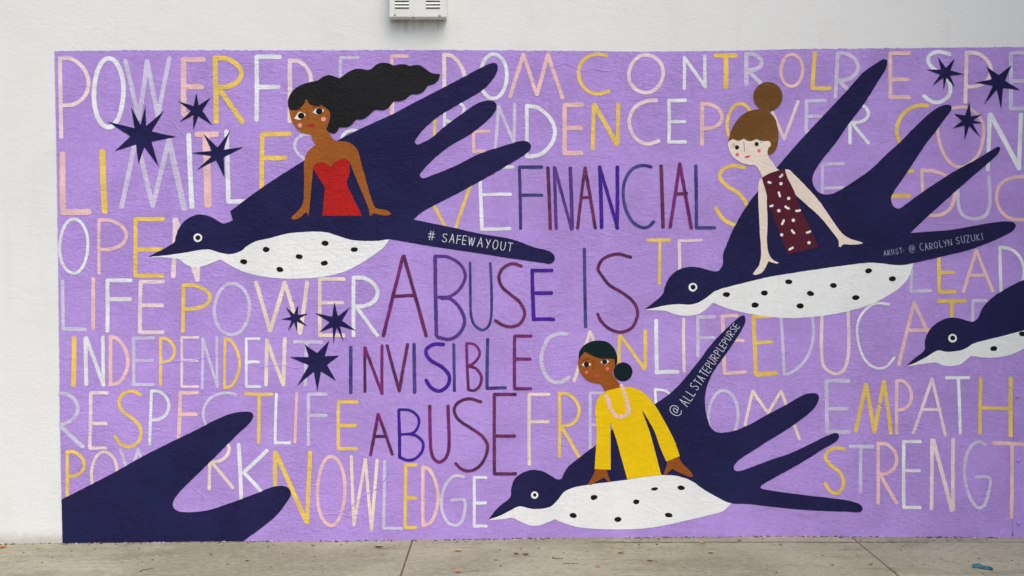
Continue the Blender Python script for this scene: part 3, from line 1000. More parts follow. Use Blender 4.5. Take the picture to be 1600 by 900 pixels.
w.z('n', 4.8, (709, 538), (710, 611))
w.z('g', 4.4, (729, 537), (732, 608)).k('g', 4, [(729, 536.5), (741, 538), (749, 548), (748, 558), (738, 569), (731, 571)]).k('g', 4.2, [(732, 572), (744, 576), (752, 588), (750, 602), (741, 610), (732, 609)])
w.z('n', 5, (762, 530), (761, 607), (790, 606)).g('E', 804, 525, 830, 607, 'g', 4.7, .44)
w = Word('ABUSE', 'dark word ABUSE below INVISIBLE, its letters growing towards the E')
w.z('g', 5, (591, 647), (579, 711)).z('g', 5, (591, 647), (613, 710)).z('m', 5, (585, 682), (602, 681.5))
w.z('i', 5, (623, 641), (624.5, 714)).k('i', 4.2, [(623, 640), (640, 641), (653, 651), (654, 664), (646, 676), (626, 679)]).k('i', 4.6, [(640, 678), (651, 681), (661, 692), (659, 706), (648, 717), (636, 719), (624, 714)])
w.k('g', 5, [(671.5, 634), (673, 698), (677, 715), (686, 722), (696, 716), (701.5, 700), (700, 634)])
w.k('m', 4.7, [(752, 628), (733, 623), (716, 629), (709.5, 640), (716, 655), (736, 669), (754, 682), (762, 697), (757, 717), (746, 731), (732, 736), (720, 732), (712, 724)])
w.g('E', 772.5, 616, 806, 740, 'm', 5.4, .525)

for w in WORDS:
    tag(w.p.build('painted_word', MU), w.label)

# ---- hairline cracks and ridges of the plaster under the paint
def ridge(pts, m, name, parent, width=0.95, h=0.0030, y0=-0.0017):
    bm = bmesh.new()
    q = catmull(pts, False, 2.0)
    prev = None
    n = len(q)
    for i, p in enumerate(q):
        a, b = q[max(0, i - 1)], q[min(n - 1, i + 1)]
        d = (b - a).normalized()
        nn = Vector((-d.y, d.x))
        t = i / max(1, n - 1)
        fade = min(1, 6 * t, 6 * (1 - t)) * (0.65 + 0.5 * noise.noise(Vector((p.x * .15, p.y * .15, 2))))
        j = nn * 0.9 * noise.noise(Vector((p.x * .25, p.y * .25, 6)))
        row = []
        for off, hh in ((-width, 0), (-width * .25, .8), (width * .15, 1), (width, 0)):
            r = p + j + nn * off
            x, z = wp(r.x, r.y)
            row.append(bm.verts.new((x, y0 - h * hh * max(.05, fade), z)))
        if prev:
            for k in range(3):
                bm.faces.new((prev[k], prev[k + 1], row[k + 1], row[k]))
        prev = row
    bmesh.ops.recalc_face_normals(bm, faces=bm.faces)
    if sum(f.normal.y for f in bm.faces) > 0:
        bmesh.ops.reverse_faces(bm, faces=bm.faces)
    return obj_bm(name, bm, m, parent, True)
RIDGES = [
    [(832, 108), (850, 107.5), (867, 104), (882, 99), (897, 105), (910, 111), (925, 107), (940, 110), (955, 111), (972, 100)],
    [(800, 351), (815, 347), (830, 345), (850, 349), (870, 345), (900, 345), (925, 353), (950, 349), (975, 354), (990, 347), (1010, 344), (1040, 345), (1075, 345), (1110, 347)],
    [(265, 184), (275, 197), (291, 214)], [(217, 608), (232, 590), (250, 570), (272, 565), (300, 563), (332, 555), (350, 543)],
    [(400, 575), (437, 570), (462, 575), (480, 571)], [(540, 572), (555, 573)],
    [(510, 805), (540, 797), (570, 774), (590, 763), (604, 745), (612, 722)], [(498, 806), (520, 803), (548, 806), (570, 801)],
    [(300, 760), (312, 770), (326, 781)], [(340, 780), (352, 787)], [(326, 422), (336, 432), (352, 431)],
    [(305, 305), (308, 312), (313, 313)], [(1364, 622), (1380, 633), (1400, 634)], [(1535 + 48, 607), (1600, 607)],
    [(388, 283), (396, 294)], [(352, 585), (366, 572), (377, 556)], [(700, 300), (716, 296)], [(690, 680), (705, 672)],
    [(1290, 350), (1340, 353), (1395, 350)], [(590, 345), (640, 347), (690, 345)], [(1452, 350), (1490, 344), (1530, 345)],
]
for i, r in enumerate(RIDGES[:18]):
    if r[0] in ((540, 572), (700, 300), (690, 680)):
        continue
    ridge(r, M['lilac'], 'plaster_crack', MU, width=1.2, h=0.0013 if i == 1 else 0.0055)

# ---- birds
YB = -0.0066
def bird(name, label, body, belly=None, eye=None, spots=(), er=6.8, ir=3.8):
    p = Paint(YB)
    p.poly(body, M['navy'], True, 0.45)
    b = p.build('painted_bird', MU)
    tag(b, label)
    if belly:
        p = Paint(YB + 0.0005)
        p.poly(belly, M['white'], True, 0.4)
        p.y = YB - 0.0002
        for s in spots:
            x, y = s[0], s[1]
            rx, ry = s[2:] if len(s) > 2 else (5.6, 4.0)
            p.disc(x, y, rx, ry, M['black'], random.uniform(-.2, .2), 16, 0.8)
            a = random.uniform(0, 6)
        p.build('belly', b)
    if eye:
        p = Paint(YB - 0.0006)
        p.disc(eye[0], eye[1], er, er, M['eye_white'])
        p.disc(eye[0] + .3, eye[1] - .2, ir, ir, M['black'])
        p.build('eye', b)
    return b

B1 = bird('b1', 'navy bird in the upper left carrying the woman in the red dress', [
    (232, 401, 1), (272, 379), (275, 369), (282, 353), (296, 340), (312, 335), (330, 339), (342, 346), (349, 349.5), (357, 347), (364, 344, 1), (360, 330, 1),
    (400, 300), (437, 275), (475, 251), (532, 217), (566, 200), (612, 179), (650, 159), (687, 140), (725, 120), (755, 104), (769, 98.5), (776, 99.5), (778, 107), (772, 121), (755, 140),
    (722, 160), (687, 181), (664, 200), (651, 216), (648, 223), (652, 226), (662, 222), (675, 215), (692, 200), (720, 179), (745, 162), (762, 157), (773, 159), (776, 166), (772, 177), (760, 190),
    (735, 210), (710, 224), (695, 234), (674, 252), (660, 267), (655.5, 274), (660, 278.5), (672, 275), (712, 259), (750, 240), (800, 224), (813, 220.5), (825, 221.5), (830, 229), (826, 237),
    (815, 245), (800, 254), (775, 269), (725, 297), (682, 319), (660, 331), (646, 343, 1), (700, 354), (750, 365), (800, 374), (837, 387), (857, 392), (865, 398), (867, 406), (861, 412), (850, 411),
    (800, 404), (750, 396), (675, 385), (640, 379), (609, 374), (592, 376), (575, 376.5), (550, 375), (530, 369), (510, 363), (487, 362), (450, 365), (418, 373), (400, 377), (387, 384), (375, 393), (360, 397), (345, 395),
    (327, 390), (310, 391), (287, 395), (250, 400)],
    [(232, 402.5, 1), (250, 402), (280, 405), (287, 411), (300, 417), (312, 417), (327, 412.5), (345, 405, 1), (362, 416), (382, 425), (400, 430), (425, 434), (460, 435.5), (500, 433), (537, 425), (562, 412.5), (582, 400), (600, 386), (609, 373, 1),
     (592, 370), (550, 370), (510, 357), (487, 357), (450, 360), (400, 372), (375, 386), (345, 390), (310, 386), (250, 398)],
    (309.3, 371.5), [(381, 409), (416, 390), (508, 380), (553.5, 390), (467.5, 401), (507, 411), (437.5, 421)])

B2 = bird('b2', 'navy bird in the upper right carrying the woman with the bun', [
    (1007.5, 483, 1), (1035, 460), (1039, 447), (1047, 432), (1060, 421.5), (1077, 417), (1092, 418), (1107, 422), (1117, 424), (1124, 422), (1129, 413), (1130, 397), (1136, 380), (1146, 357), (1160, 332), (1174, 311), (1184, 299),
    (1200, 278), (1215, 260), (1246, 224), (1287, 180), (1320, 145), (1350, 112), (1370, 98.5), (1381, 92), (1386, 94), (1384, 107), (1372, 127), (1350, 162), (1325, 195), (1305, 224), (1285, 249), (1273, 267), (1269, 280), (1272, 292),
    (1280, 301), (1292, 304), (1305, 301), (1330, 286), (1360, 265), (1386, 240), (1408, 220), (1440, 188), (1462, 170), (1477, 164), (1486, 165), (1486, 172), (1475, 187), (1462, 205), (1447, 224), (1435, 242), (1412, 277), (1398, 297), (1392, 310), (1394, 320), (1400, 325.5),
    (1406, 325.5), (1415, 319), (1450, 294), (1487, 270), (1525, 249), (1550, 234), (1560, 229), (1563, 231), (1559, 240), (1547, 252), (1512, 282), (1475, 315), (1445, 342), (1422, 364, 1), (1450, 362), (1487, 359), (1537, 350), (1567, 346), (1582, 347), (1587, 351.5), (1584, 359),
    (1575, 365), (1550, 377), (1512, 391), (1475, 400), (1450, 406), (1427, 411, 1), (1413, 414), (1397, 414), (1380, 412), (1360, 410.5), (1325, 414), (1275, 421), (1236, 427), (1200, 433), (1162, 442), (1135, 449), (1117, 455), (1105, 464), (1092, 472), (1077, 476), (1060, 475), (1040, 477), (1017, 482)],
    [(1007.5, 484.5, 1), (1025, 485), (1040, 486), (1055, 491), (1072, 493.5), (1090, 491), (1102, 484), (1114, 473, 1), (1137, 482), (1170, 490), (1200, 494.5), (1237, 497), (1275, 494.5), (1312, 489), (1350, 479), (1380, 466), (1405, 450), (1420, 432), (1427, 410, 1),
     (1400, 409), (1360, 406), (1275, 416), (1200, 428), (1135, 444), (1105, 458), (1077, 471), (1040, 474)],
    (1082.5, 448.7), [(1135, 460), (1194, 457.7), (1179.5, 476.7), (1232, 440.3), (1302, 446), (1266, 458.7), (1250, 478), (1337, 465), (1357, 423), (1394, 435.6)])

B3 = bird('b3', 'navy bird at the bottom carrying the woman in the yellow sweater', [
    (763, 811.5, 1), (779, 792), (797, 777), (799, 762), (803, 750), (811, 742), (822, 736), (835, 734), (850, 737), (862, 744), (871, 749), (877, 748), (882, 738), (888, 729), (910, 711), (931, 695), (960, 668), (1000, 645), (1022, 632), (1045, 616), (1062, 600),
    (1087, 570), (1112, 537), (1132, 516), (1147, 502), (1157, 494), (1163, 493), (1164.5, 502), (1155, 522), (1135, 552), (1115, 580), (1106, 600), (1102, 615), (1102, 637), (1106, 657), (1114, 672), (1127, 676), (1150, 672), (1175, 661), (1200, 647), (1225, 634), (1255, 617), (1269, 614), (1278, 616.5), (1279, 625), (1270, 640),
    (1237, 666), (1200, 689), (1175, 705), (1152, 721), (1146, 730), (1150, 736), (1162, 734), (1200, 720), (1237, 707), (1275, 689), (1300, 677.5), (1309, 677), (1311, 681.5), (1306, 690), (1287, 701), (1250, 724), (1205, 749), (1190, 758), (1188, 762), (1200, 765.5), (1262, 774), (1320, 781), (1342, 787), (1348, 794), (1344, 800), (1325, 799.5), (1262, 797),
    (1200, 791), (1170, 787.5), (1142, 786), (1125, 779), (1100, 765), (1080, 751), (1062, 744.5), (1040, 742), (1012, 744), (975, 750), (925, 756.5), (895, 762), (881, 769), (872, 780), (862, 790), (852, 794), (832, 795), (812, 791), (800, 796), (780, 806)],
    [(763, 812.5, 1), (785, 811), (800, 809), (812, 814), (825, 820), (839, 821.5), (852, 817.5), (867, 811, 1), (882, 817.5), (907, 824), (950, 827), (1000, 826), (1037, 821), (1075, 812.5), (1107, 805), (1128, 799), (1142, 787), (1142, 785, 1),
     (1125, 774), (1100, 760), (1062, 740), (1040, 738), (1012, 740), (975, 745), (925, 752), (890, 757), (876, 766), (866, 780), (850, 790), (812, 787), (780, 803)],
    (835.3, 773.4), [(928, 777), (895.5, 805.2), (965.5, 811.5), (994, 784, 5, 4), (1022.7, 763.8, 5.6, 2.8), (1064, 762, 5.6, 3.6), (1044.6, 804.6, 6.3, 3.6)], 5.8, 2.8)

B4 = bird('b4', 'navy bird cut off by the right edge, beak pointing at the word EDUCATE', [
    (1415, 571.5, 1), (1430, 559), (1444, 547), (1445, 532), (1451, 517), (1463, 505), (1477, 498), (1489, 496), (1502, 498), (1512, 501.5), (1521, 502), (1528, 496), (1535, 481), (1550, 465), (1575, 449), (1590, 441), (1602, 436.5), (1630, 426), (1665, 410), (1690, 402), (1698, 408), (1690, 424), (1668, 444), (1690, 452), (1700, 460), (1690, 480), (1660, 502), (1630, 508),
    (1600, 516), (1562, 526), (1537, 532), (1520, 537), (1507, 545), (1492, 549), (1477, 549.5), (1465, 547.5), (1445, 559), (1424, 569)],
    [(1416, 572.5, 1), (1425, 571), (1445, 568), (1462, 566.5), (1472, 570.5), (1485, 572), (1500, 569), (1517, 556, 1), (1545, 559), (1570, 556.5), (1587, 551), (1601, 544), (1640, 525), (1662, 500, 1), (1630, 503), (1600, 511), (1562, 521), (1520, 532), (1492, 544), (1462, 543), (1445, 556)],
    (1488, 528.3), [(1552.5, 544.6), (1597.5, 521.7)])
tag(B4, 'navy bird cut off by the right edge with its beak at the word EDUCATE')

B5 = bird('b5', 'dark navy wing tip rising from the lower left corner of the mural', [
    (96.5, 780, 1), (107, 775), (175, 740), (225, 712), (275, 687), (300, 675), (337, 656), (362, 646), (382, 643), (393, 644.5), (396, 650), (391, 660), (375, 675), (350, 700), (325, 725), (297, 752), (278, 772), (270.5, 785), (272, 794), (280, 799), (300, 800), (325, 797), (362, 785), (400, 771), (425, 761), (440, 759), (451, 762.5), (455, 771), (450, 782),
    (430, 807), (400, 831), (380, 845.5, 1), (300, 846, 1), (200, 847.5, 1), (98, 848.6, 1)])
for r, b in ((RIDGES[18], B2), ([(205, 732), (225, 770), (250, 795), (265, 808), (290, 810), (325, 806)], B5), ([(212, 770), (232, 785), (240, 800)], B5), ([(255, 725), (275, 745)], B5), ([(270, 812), (276, 828)], B5), ([(400, 305), (410, 318), (420, 332), (425, 342)], B1)):
    ridge(r, M['navy'], 'plaster_crack', b, 1.4, 0.0024, -0.0038)

# ---- lettering on the birds
def text(s, x0, y0, x1, y1, h, widths, c, w, parent, name='lettering', h1=None):
    """letters of height h along the line (x0,y0)-(x1,y1) through their feet"""
    p = Paint(YB - 0.0012)
    d = Vector((x1 - x0, y1 - y0)); L = d.length; d.normalize()
    up = Vector((d.y, -d.x))
    tot = sum(widths)
    pos = 0.0
    for ch, wd in zip(s, widths):
        a = L * pos / tot
        cw = L * wd / tot * 0.62
        hh = h if h1 is None else h + (h1 - h) * (a / L)
        o = Vector((x0, y0)) + d * a
        jx = random.uniform(-.5, .5)
        hh *= random.uniform(.92, 1.08)
        o = o + up * random.uniform(-.5, .5)
        for st in glyph(ch):
            closed = st[0] == 'closed'
            pts = st[1] if closed else st
            q = []
            for (u, v) in pts:
                pt = o + d * (u * cw + jx) + up * ((1 - v) * hh)
                q.append((pt.x, pt.y))
            p.stroke(q, w, BR[c], closed, step=1.2, wob=.1)
        pos += wd
    return p.build(name, parent)
text('# SAFEWAYOUT', 668, 374.5, 804, 393.5, 13.5, [1.35, .55, 1, 1, .75, .75, 1.25, 1.1, .95, 1.05, .95, 1.0], 't', 1.05, B1)
text('ARTIST:', 1381, 399.5, 1415, 394.5, 7.5, [1, .9, .45, .8, .9, .9, .6], 's', .85, B2)
text('@', 1421, 395.5, 1435, 393, 11.5, [1], 's', .9, B2)
text('CAROLYN SUZUKI', 1438, 392, 1538, 374, 10.5, [1, 1, .9, 1.05, .8, .9, 1, .65, .95, 1, 1, 1.1, .95, .5], 's', .9, B2)
text('@', 1061, 652, 1072, 633, 19, [1], 't', 1.05, B3)
text('ALL STATEPURPLEPURSE', 1074, 635, 1157, 508, 16, [1.2, 1, 1, .35, 1, 1, 1, .95, .85, .9, 1, 1, .9, .8, .85, .85, .9, .95, .85, .85], 't', .9, B3, h1=10.5)

# ---- women
YW = -0.0086
def woman(label, skin, parts):
    p = Paint(YW)
    for poly in skin[1]: p.poly(poly, M[skin[0]], True, 0.35)
    b = p.build('painted_woman', MU)
    tag(b, label)
    for name, dy, shapes in parts:
        q = Paint(YW - dy)
        for s in shapes:
            kind = s[0]
            if kind == 'poly': q.poly(s[2], M[s[1]], True, 0.3)
            elif kind == 'disc': q.disc(s[2], s[3], s[4], s[5] if len(s) > 5 else s[4], M[s[1]])
            elif kind == 'line': q.stroke(s[3], s[2], M[s[1]], step=1.0)
            elif kind == 'dash': q.stroke(s[3], s[2], BR[s[1]], step=1.0)
        q.build(name, b)
    return b

def eye_shape(x0, y0, x1, y1, top, bot, ix, iy, r):
    return [('poly', 'eye_white', [(x0, y0, 1), ((x0 + x1) / 2 - 1, top), (x1, y1, 1), ((x0 + x1) / 2, bot)]), ('disc', 'black', ix, iy, r, r)]

# woman in the red dress
t = lambda pts: [tuple([400 + p[0] / 4, p[1] / 4] + list(p[2:])) for p in pts]
woman('painted woman in a red strapless dress with long black flowing hair', ('skin_a', [[
    (452, 168), (453, 178), (456, 189), (463, 200), (472, 207.5), (481, 210), (486, 211), (489, 219), (494, 226, 1), (482, 236), (477, 246), (475, 258), (475.5, 275), (475, 300), (474, 315), (470, 325), (460, 335), (455, 340), (458, 343), (467, 341), (479, 331, 1), (482, 337.5, 1), (484, 322), (486, 300), (488, 278), (489, 264, 1),
    (500, 276), (530, 276), (546, 252, 1), (550, 262), (562, 292), (576, 325), (578, 337, 1), (581, 336), (584, 333.5), (597, 336.3), (609, 336), (611, 334), (605, 329), (592, 326.5), (586, 324), (580, 310), (572, 282), (565, 257), (559, 235), (551, 226), (540, 221), (527, 220.5), (520, 217), (515, 209), (510, 201, 1), (514, 190), (516, 176), (516, 160), (500, 150), (460, 150)]]), [
    ('hair', 0.0008, [('poly', 'hair_black', t([(200, 640), (214, 592), (250, 550), (310, 521), (390, 501), (418, 481), (455, 469), (490, 478), (525, 488), (545, 475), (570, 455), (620, 432), (660, 431), (698, 438), (720, 433), (745, 410), (775, 395), (805, 392), (840, 400), (862, 410), (900, 402), (935, 403), (962, 414), (985, 408), (1020, 408), (1055, 427), (1085, 450), (1115, 461), (1152, 463, 1), (1140, 500), (1110, 527), (1076, 535), (1050, 570), (1012, 590), (972, 591), (935, 620), (895, 634), (862, 635), (830, 672), (795, 690), (745, 688), (705, 722), (665, 747), (628, 748), (592, 785), (560, 797), (521, 797), (510, 820), (487, 836), (458, 827), (440, 805), (448, 790), (460, 750), (464, 705), (455, 688, 1), (435, 675), (408, 656), (395, 660), (360, 662), (335, 650), (314, 618, 1), (300, 650), (272, 680), (240, 690), (210, 684)]))]),
    ('dress', 0.0006, [('poly', 'red', [(489, 263), (492, 257), (500, 253.7), (507, 254.5), (512, 257), (517, 260.5, 1), (522, 254), (532, 249), (541, 248.7), (546, 251, 1), (546.5, 270), (542, 286), (550, 305), (560, 325), (566, 337, 1), (535, 337.3), (504, 337.3, 1), (506, 312), (507, 292), (500, 281), (494, 271)])]),
    ('eye', 0.0009, eye_shape(460, 185.5, 478.5, 179, 174.8, 187, 470.7, 181, 5)),
    ('eye', 0.0009, eye_shape(488.5, 175.2, 507, 172.7, 169, 179.3, 498.8, 174, 5)),
    ('lips', 0.0008, [('poly', 'lip', [(478.7, 196, 1), (483, 194), (486, 194.6), (489, 193.7), (493, 194.5, 1), (489, 198), (483, 198.7)])]),
    ('cheek', 0.0008, [('disc', 'cheek', 468.8, 195.7, 3.5)]), ('cheek', 0.0008, [('disc', 'cheek', 505.7, 186.2, 3.7)]),
    ('nose', 0.0008, [('line', 'line', .9, [(479.5, 171), (480.5, 179), (482, 186)])]),
    ('eyebrow', 0.00085, [('line', 'line', 1.0, [(461, 174), (466, 171.5), (473, 171)])]), ('eyebrow', 0.00085, [('line', 'line', 1.0, [(489, 168), (495, 166), (502, 166)])]),
])

# woman with the brown bun
conf = [('disc', 'white', 1200 + x / 4, 200 + y / 4, 2.6) for x, y in ((80, 348), (128, 440), (67, 517), (157, 577), (85, 668), (255, 717))]
conf += [('dash', 'd', 3.5, [(1200 + a / 4, 200 + b / 4), (1200 + c / 4, 200 + d / 4)]) for a, b, c, d in ((74, 306, 88, 292), (66, 402, 74, 428), (107, 491, 130, 504), (175, 518, 198, 514), (86, 602, 98, 575), (148, 640, 163, 658), (241, 654, 262, 646), (133, 760, 155, 747), (13, 489, 29, 483), (0, 338, 15, 343))]
woman('painted woman with a brown hair bun in a maroon dress with white sprinkles', ('skin_b', [[
    (1137.5, 222), (1138, 230), (1141, 239), (1148, 248), (1160, 255), (1172, 258), (1181, 259), (1186, 267), (1191, 276, 1), (1187, 281), (1184.5, 289), (1184.5, 305), (1185, 322), (1187, 362), (1189, 396), (1186, 414), (1181, 421), (1176, 428, 1), (1180, 429.6), (1190, 426), (1197, 416), (1200.5, 408, 1), (1206, 410), (1215, 412), (1216.5, 410.5), (1209, 407), (1203, 401), (1199.5, 391), (1198, 375), (1199, 350), (1198, 310), (1200, 290), (1218, 278), (1227, 275, 1), (1228, 279), (1237, 298),
    (1250, 311), (1280, 338), (1300, 362), (1310, 376), (1310.5, 385, 1), (1313, 386), (1317, 382), (1332, 382.3), (1346, 381), (1348, 379.5), (1338, 376), (1327, 372.5), (1317, 366), (1307, 354), (1295, 336), (1277, 311), (1257, 289), (1240, 272), (1232, 265), (1227, 264.5), (1222, 268, 1), (1214, 264), (1207, 254), (1200, 243), (1206, 225), (1200, 210), (1170, 205), (1145, 212)]]), [
    ('hair', 0.0008, [('poly', 'hair_brown', [(1184, 171), (1167, 175), (1152, 187), (1142, 205), (1137, 222, 1), (1145, 217.2), (1150, 219.5), (1154, 220.3), (1158, 219, 1), (1162, 216.8), (1167, 220), (1172, 221), (1177, 219.5, 1), (1182, 217.2), (1188, 220), (1195, 220.5), (1200, 220), (1201, 229), (1199, 236), (1200, 242), (1207, 240), (1213, 232), (1216, 218), (1215, 200), (1211, 186), (1204, 177), (1195, 172)]),
                      ('disc', 'hair_brown', 1199.7, 151, 22.8, 23)]),
    ('ear', 0.0010, [('disc', 'skin_b', 1200, 225.5, 4.2, 5)]),
    ('dress', 0.0006, [('poly', 'maroon', [(1190, 278, 1), (1200, 272), (1215, 266.5), (1226, 264, 1), (1230, 277), (1240, 297), (1251, 327), (1265, 355), (1278, 386, 1), (1230, 397.5, 1), (1222, 376), (1212, 347), (1202, 322), (1197, 302)])] + conf),
    ('eye', 0.0009, [('poly', 'eye_white', [(1146, 231, 1), (1151, 227), (1156, 230), (1151, 233.5)]), ('disc', 'black', 1151.3, 230.5, 3.4)]),
    ('eye', 0.0009, [('poly', 'eye_white', [(1177, 226, 1), (1182, 221.5), (1188, 224.5), (1182, 228.5)]), ('disc', 'black', 1182, 225.2, 3.3)]),
    ('eyelash', 0.0009, [('line', 'line', .6, [(1147, 229), (1143, 226)]), ('line', 'line', .6, [(1146, 230.5), (1142, 229.5)]), ('line', 'line', .6, [(1148.5, 227.5), (1146, 224)]), ('line', 'line', .6, [(1187, 223.5), (1190.5, 222)])]),
    ('cheek', 0.0008, [('disc', 'cheek_red', 1151.8, 241.7, 2.8)]), ('cheek', 0.0008, [('disc', 'cheek_red', 1185.7, 235.7, 2.8)]),
    ('lips', 0.0008, [('poly', 'lip_pink', [(1162.5, 245.5, 1), (1167, 243.4), (1169, 243.6), (1173, 242.8, 1), (1170, 246), (1165, 246.8)])]),
    ('nose', 0.0008, [('line', 'line', .8, [(1162, 221), (1162.5, 229), (1163, 236.5)])]),
])

# woman in the yellow sweater
pearls = []
path = catmull([(971, 602), (975, 612), (979, 623), (981.5, 635), (981, 645), (975, 650), (967, 651), (959, 647), (954, 638), (950, 625), (946, 614)], False, 1.0)
acc, last = 0.0, path[0]
pearls.append(('disc', 'pearl', path[0].x, path[0].y, 3.1))
for q_ in path[1:]:
    acc += (q_ - last).length; last = q_
    if acc > 5.7:
        pearls.append(('disc', 'pearl', q_.x + random.uniform(-.8, .8), q_.y + random.uniform(-.6, .6), random.uniform(2.7, 3.5)))
        acc = 0
woman('painted woman in a yellow sweater and pink pearls with a low black bun', ('skin_c', [
    [(904, 560), (904, 575), (910, 587), (920, 596), (932, 599.3), (938, 600), (943, 607), (948, 616), (965, 616), (971, 604), (965, 596), (957, 584), (960, 573), (962, 560), (955, 545), (930, 540), (910, 545)],
    [(931, 731, 1), (927, 742), (919, 756.5), (923, 757.5), (934, 751), (944, 746, 1), (948, 751), (951, 753.5), (953.5, 751), (950, 742), (947.5, 731, 1)],
    [(1041, 717, 1), (1042, 726), (1037, 741), (1041, 742.3), (1044, 738), (1050, 732, 1), (1057, 736), (1066, 740.5), (1077, 744.5), (1083, 744), (1078, 736), (1067, 725), (1062, 717), (1059, 709, 1)]]), [
    ('hair', 0.0008, [('poly', 'hair_green', [(904, 563, 1), (905, 550), (912, 540), (924, 533.5), (937, 532), (950, 535), (960, 545), (964, 557), (964, 566), (961, 573, 1), (960, 561, 1), (950, 560.5), (937, 560), (926, 556), (914, 549.5, 1), (908, 556)]), ('disc', 'hair_green', 973.3, 580.8, 14.9, 14.7)]),
    ('sweater', 0.0006, [('poly', 'yellow', [(946, 611.5), (958, 608), (970, 605), (980, 604), (995, 607.5), (1007, 615), (1017, 625), (1027, 639), (1037, 656), (1047, 675), (1055, 692), (1062, 712.5, 1), (1041, 721, 1), (1031, 698), (1023, 675), (1014, 658), (1006, 645), (1002, 639, 1), (1009, 658), (1016, 678), (1033, 742, 1), (1005, 745, 1), (980, 748.5, 1), (970, 712), (962, 684), (953.5, 660, 1), (954, 690), (954, 733.8, 1), (929, 732.6, 1), (931, 700), (932, 668), (930, 648), (931, 632), (936, 620)])]),
    ('necklace', 0.0010, pearls),
    ('eye', 0.0009, eye_shape(908.5, 570, 924, 569, 565, 573.5, 916.2, 569.3, 4.2)),
    ('eye', 0.0009, eye_shape(938.2, 565.7, 952, 564.2, 561, 570, 944.6, 565.3, 4.1)),
    ('cheek', 0.0008, [('disc', 'cheek_red', 916.3, 581.6, 2.7)]), ('cheek', 0.0008, [('disc', 'cheek_red', 948.8, 575.8, 3.0)]),
    ('lips', 0.0008, [('poly', 'lip_pink', [(927.3, 587.5, 1), (931, 585.6), (933, 586), (937.5, 584.8, 1), (935, 588.4), (931, 589.3)])]),
    ('nose', 0.0008, [('line', 'line', .8, [(926, 563), (927, 571), (928, 578)])]),
    ('eyebrow', 0.00085, [('line', 'line', .9, [(910, 564.5), (916, 561), (922, 560.5)])]), ('eyebrow', 0.00085, [('line', 'line', .9, [(939, 560.6), (945, 559.2), (950, 559.6)])]),
])

# ---- stars
def star(label, cx, cy, tips, r):
    A = sorted([(math.atan2(y - cy, x - cx), x, y) for x, y in tips])
    pts = []
    for i, (a, x, y) in enumerate(A):
        b = A[(i + 1) % len(A)][0]
        if b < a: b += 2 * math.pi
        m = (a + b) / 2
        pts.append((x, y, 1))
        rr = r * random.uniform(.92, 1.08)
        pts.append((cx + rr * math.cos(m), cy + rr * math.sin(m), 1))
    p = Paint(YB - 0.0004)
    p.poly(pts, M['star'], True, 0.3)
    tag(p.build('painted_star', MU), label)
star('large star with eight points over the word POWER', 222, 212, [(205, 167), (227.5, 165), (257, 172.5), (276, 214), (248, 260), (217, 257), (180, 236), (168, 190)], 17)
star('small star over the E of POWER', 307, 173, [(307, 145), (329.5, 152.5), (332, 195.5), (302, 204), (280.5, 191), (278, 158)], 9)
star('star over the T of LIMITLESS', 341, 241, [(318, 209), (360, 204), (381, 229.5), (351, 277.5), (307.5, 266), (299, 239)], 10.5)
star('smallest star left of its neighbour under the left bird', 461, 497, [(446, 479), (466, 476), (482, 490), (481, 510), (464.5, 519), (450, 518), (440, 499)], 6.5)
star('middle star of the three beside the word INVISIBLE', 525, 503, [(522.5, 472), (547, 480), (557, 517), (537, 534), (521, 537.5), (498, 519.5), (492, 489)], 9.5)
star('largest star of the three beside the word INVISIBLE', 496, 566, [(476, 537.5), (515, 532), (530.5, 555.5), (525, 595), (496, 611), (464, 603), (453, 558)], 15)
star('star over the S of RESPECT', 1477, 114, [(1465, 89), (1492, 91), (1506, 116), (1492, 137), (1474, 141), (1456, 135), (1447.5, 109)], 8.5)
star('star at the far upper right, largest of its three', 1560, 129, [(1541, 104), (1580.5, 102), (1594, 141), (1564, 171), (1537, 164), (1522.5, 129.5)], 11)
star('star over the O of CONTROL, lowest of its three', 1512, 189, [(1514.5, 159), (1534.5, 179), (1535, 192.5), (1532, 215), (1507, 219.5), (1488, 201), (1490, 177.5)], 9)

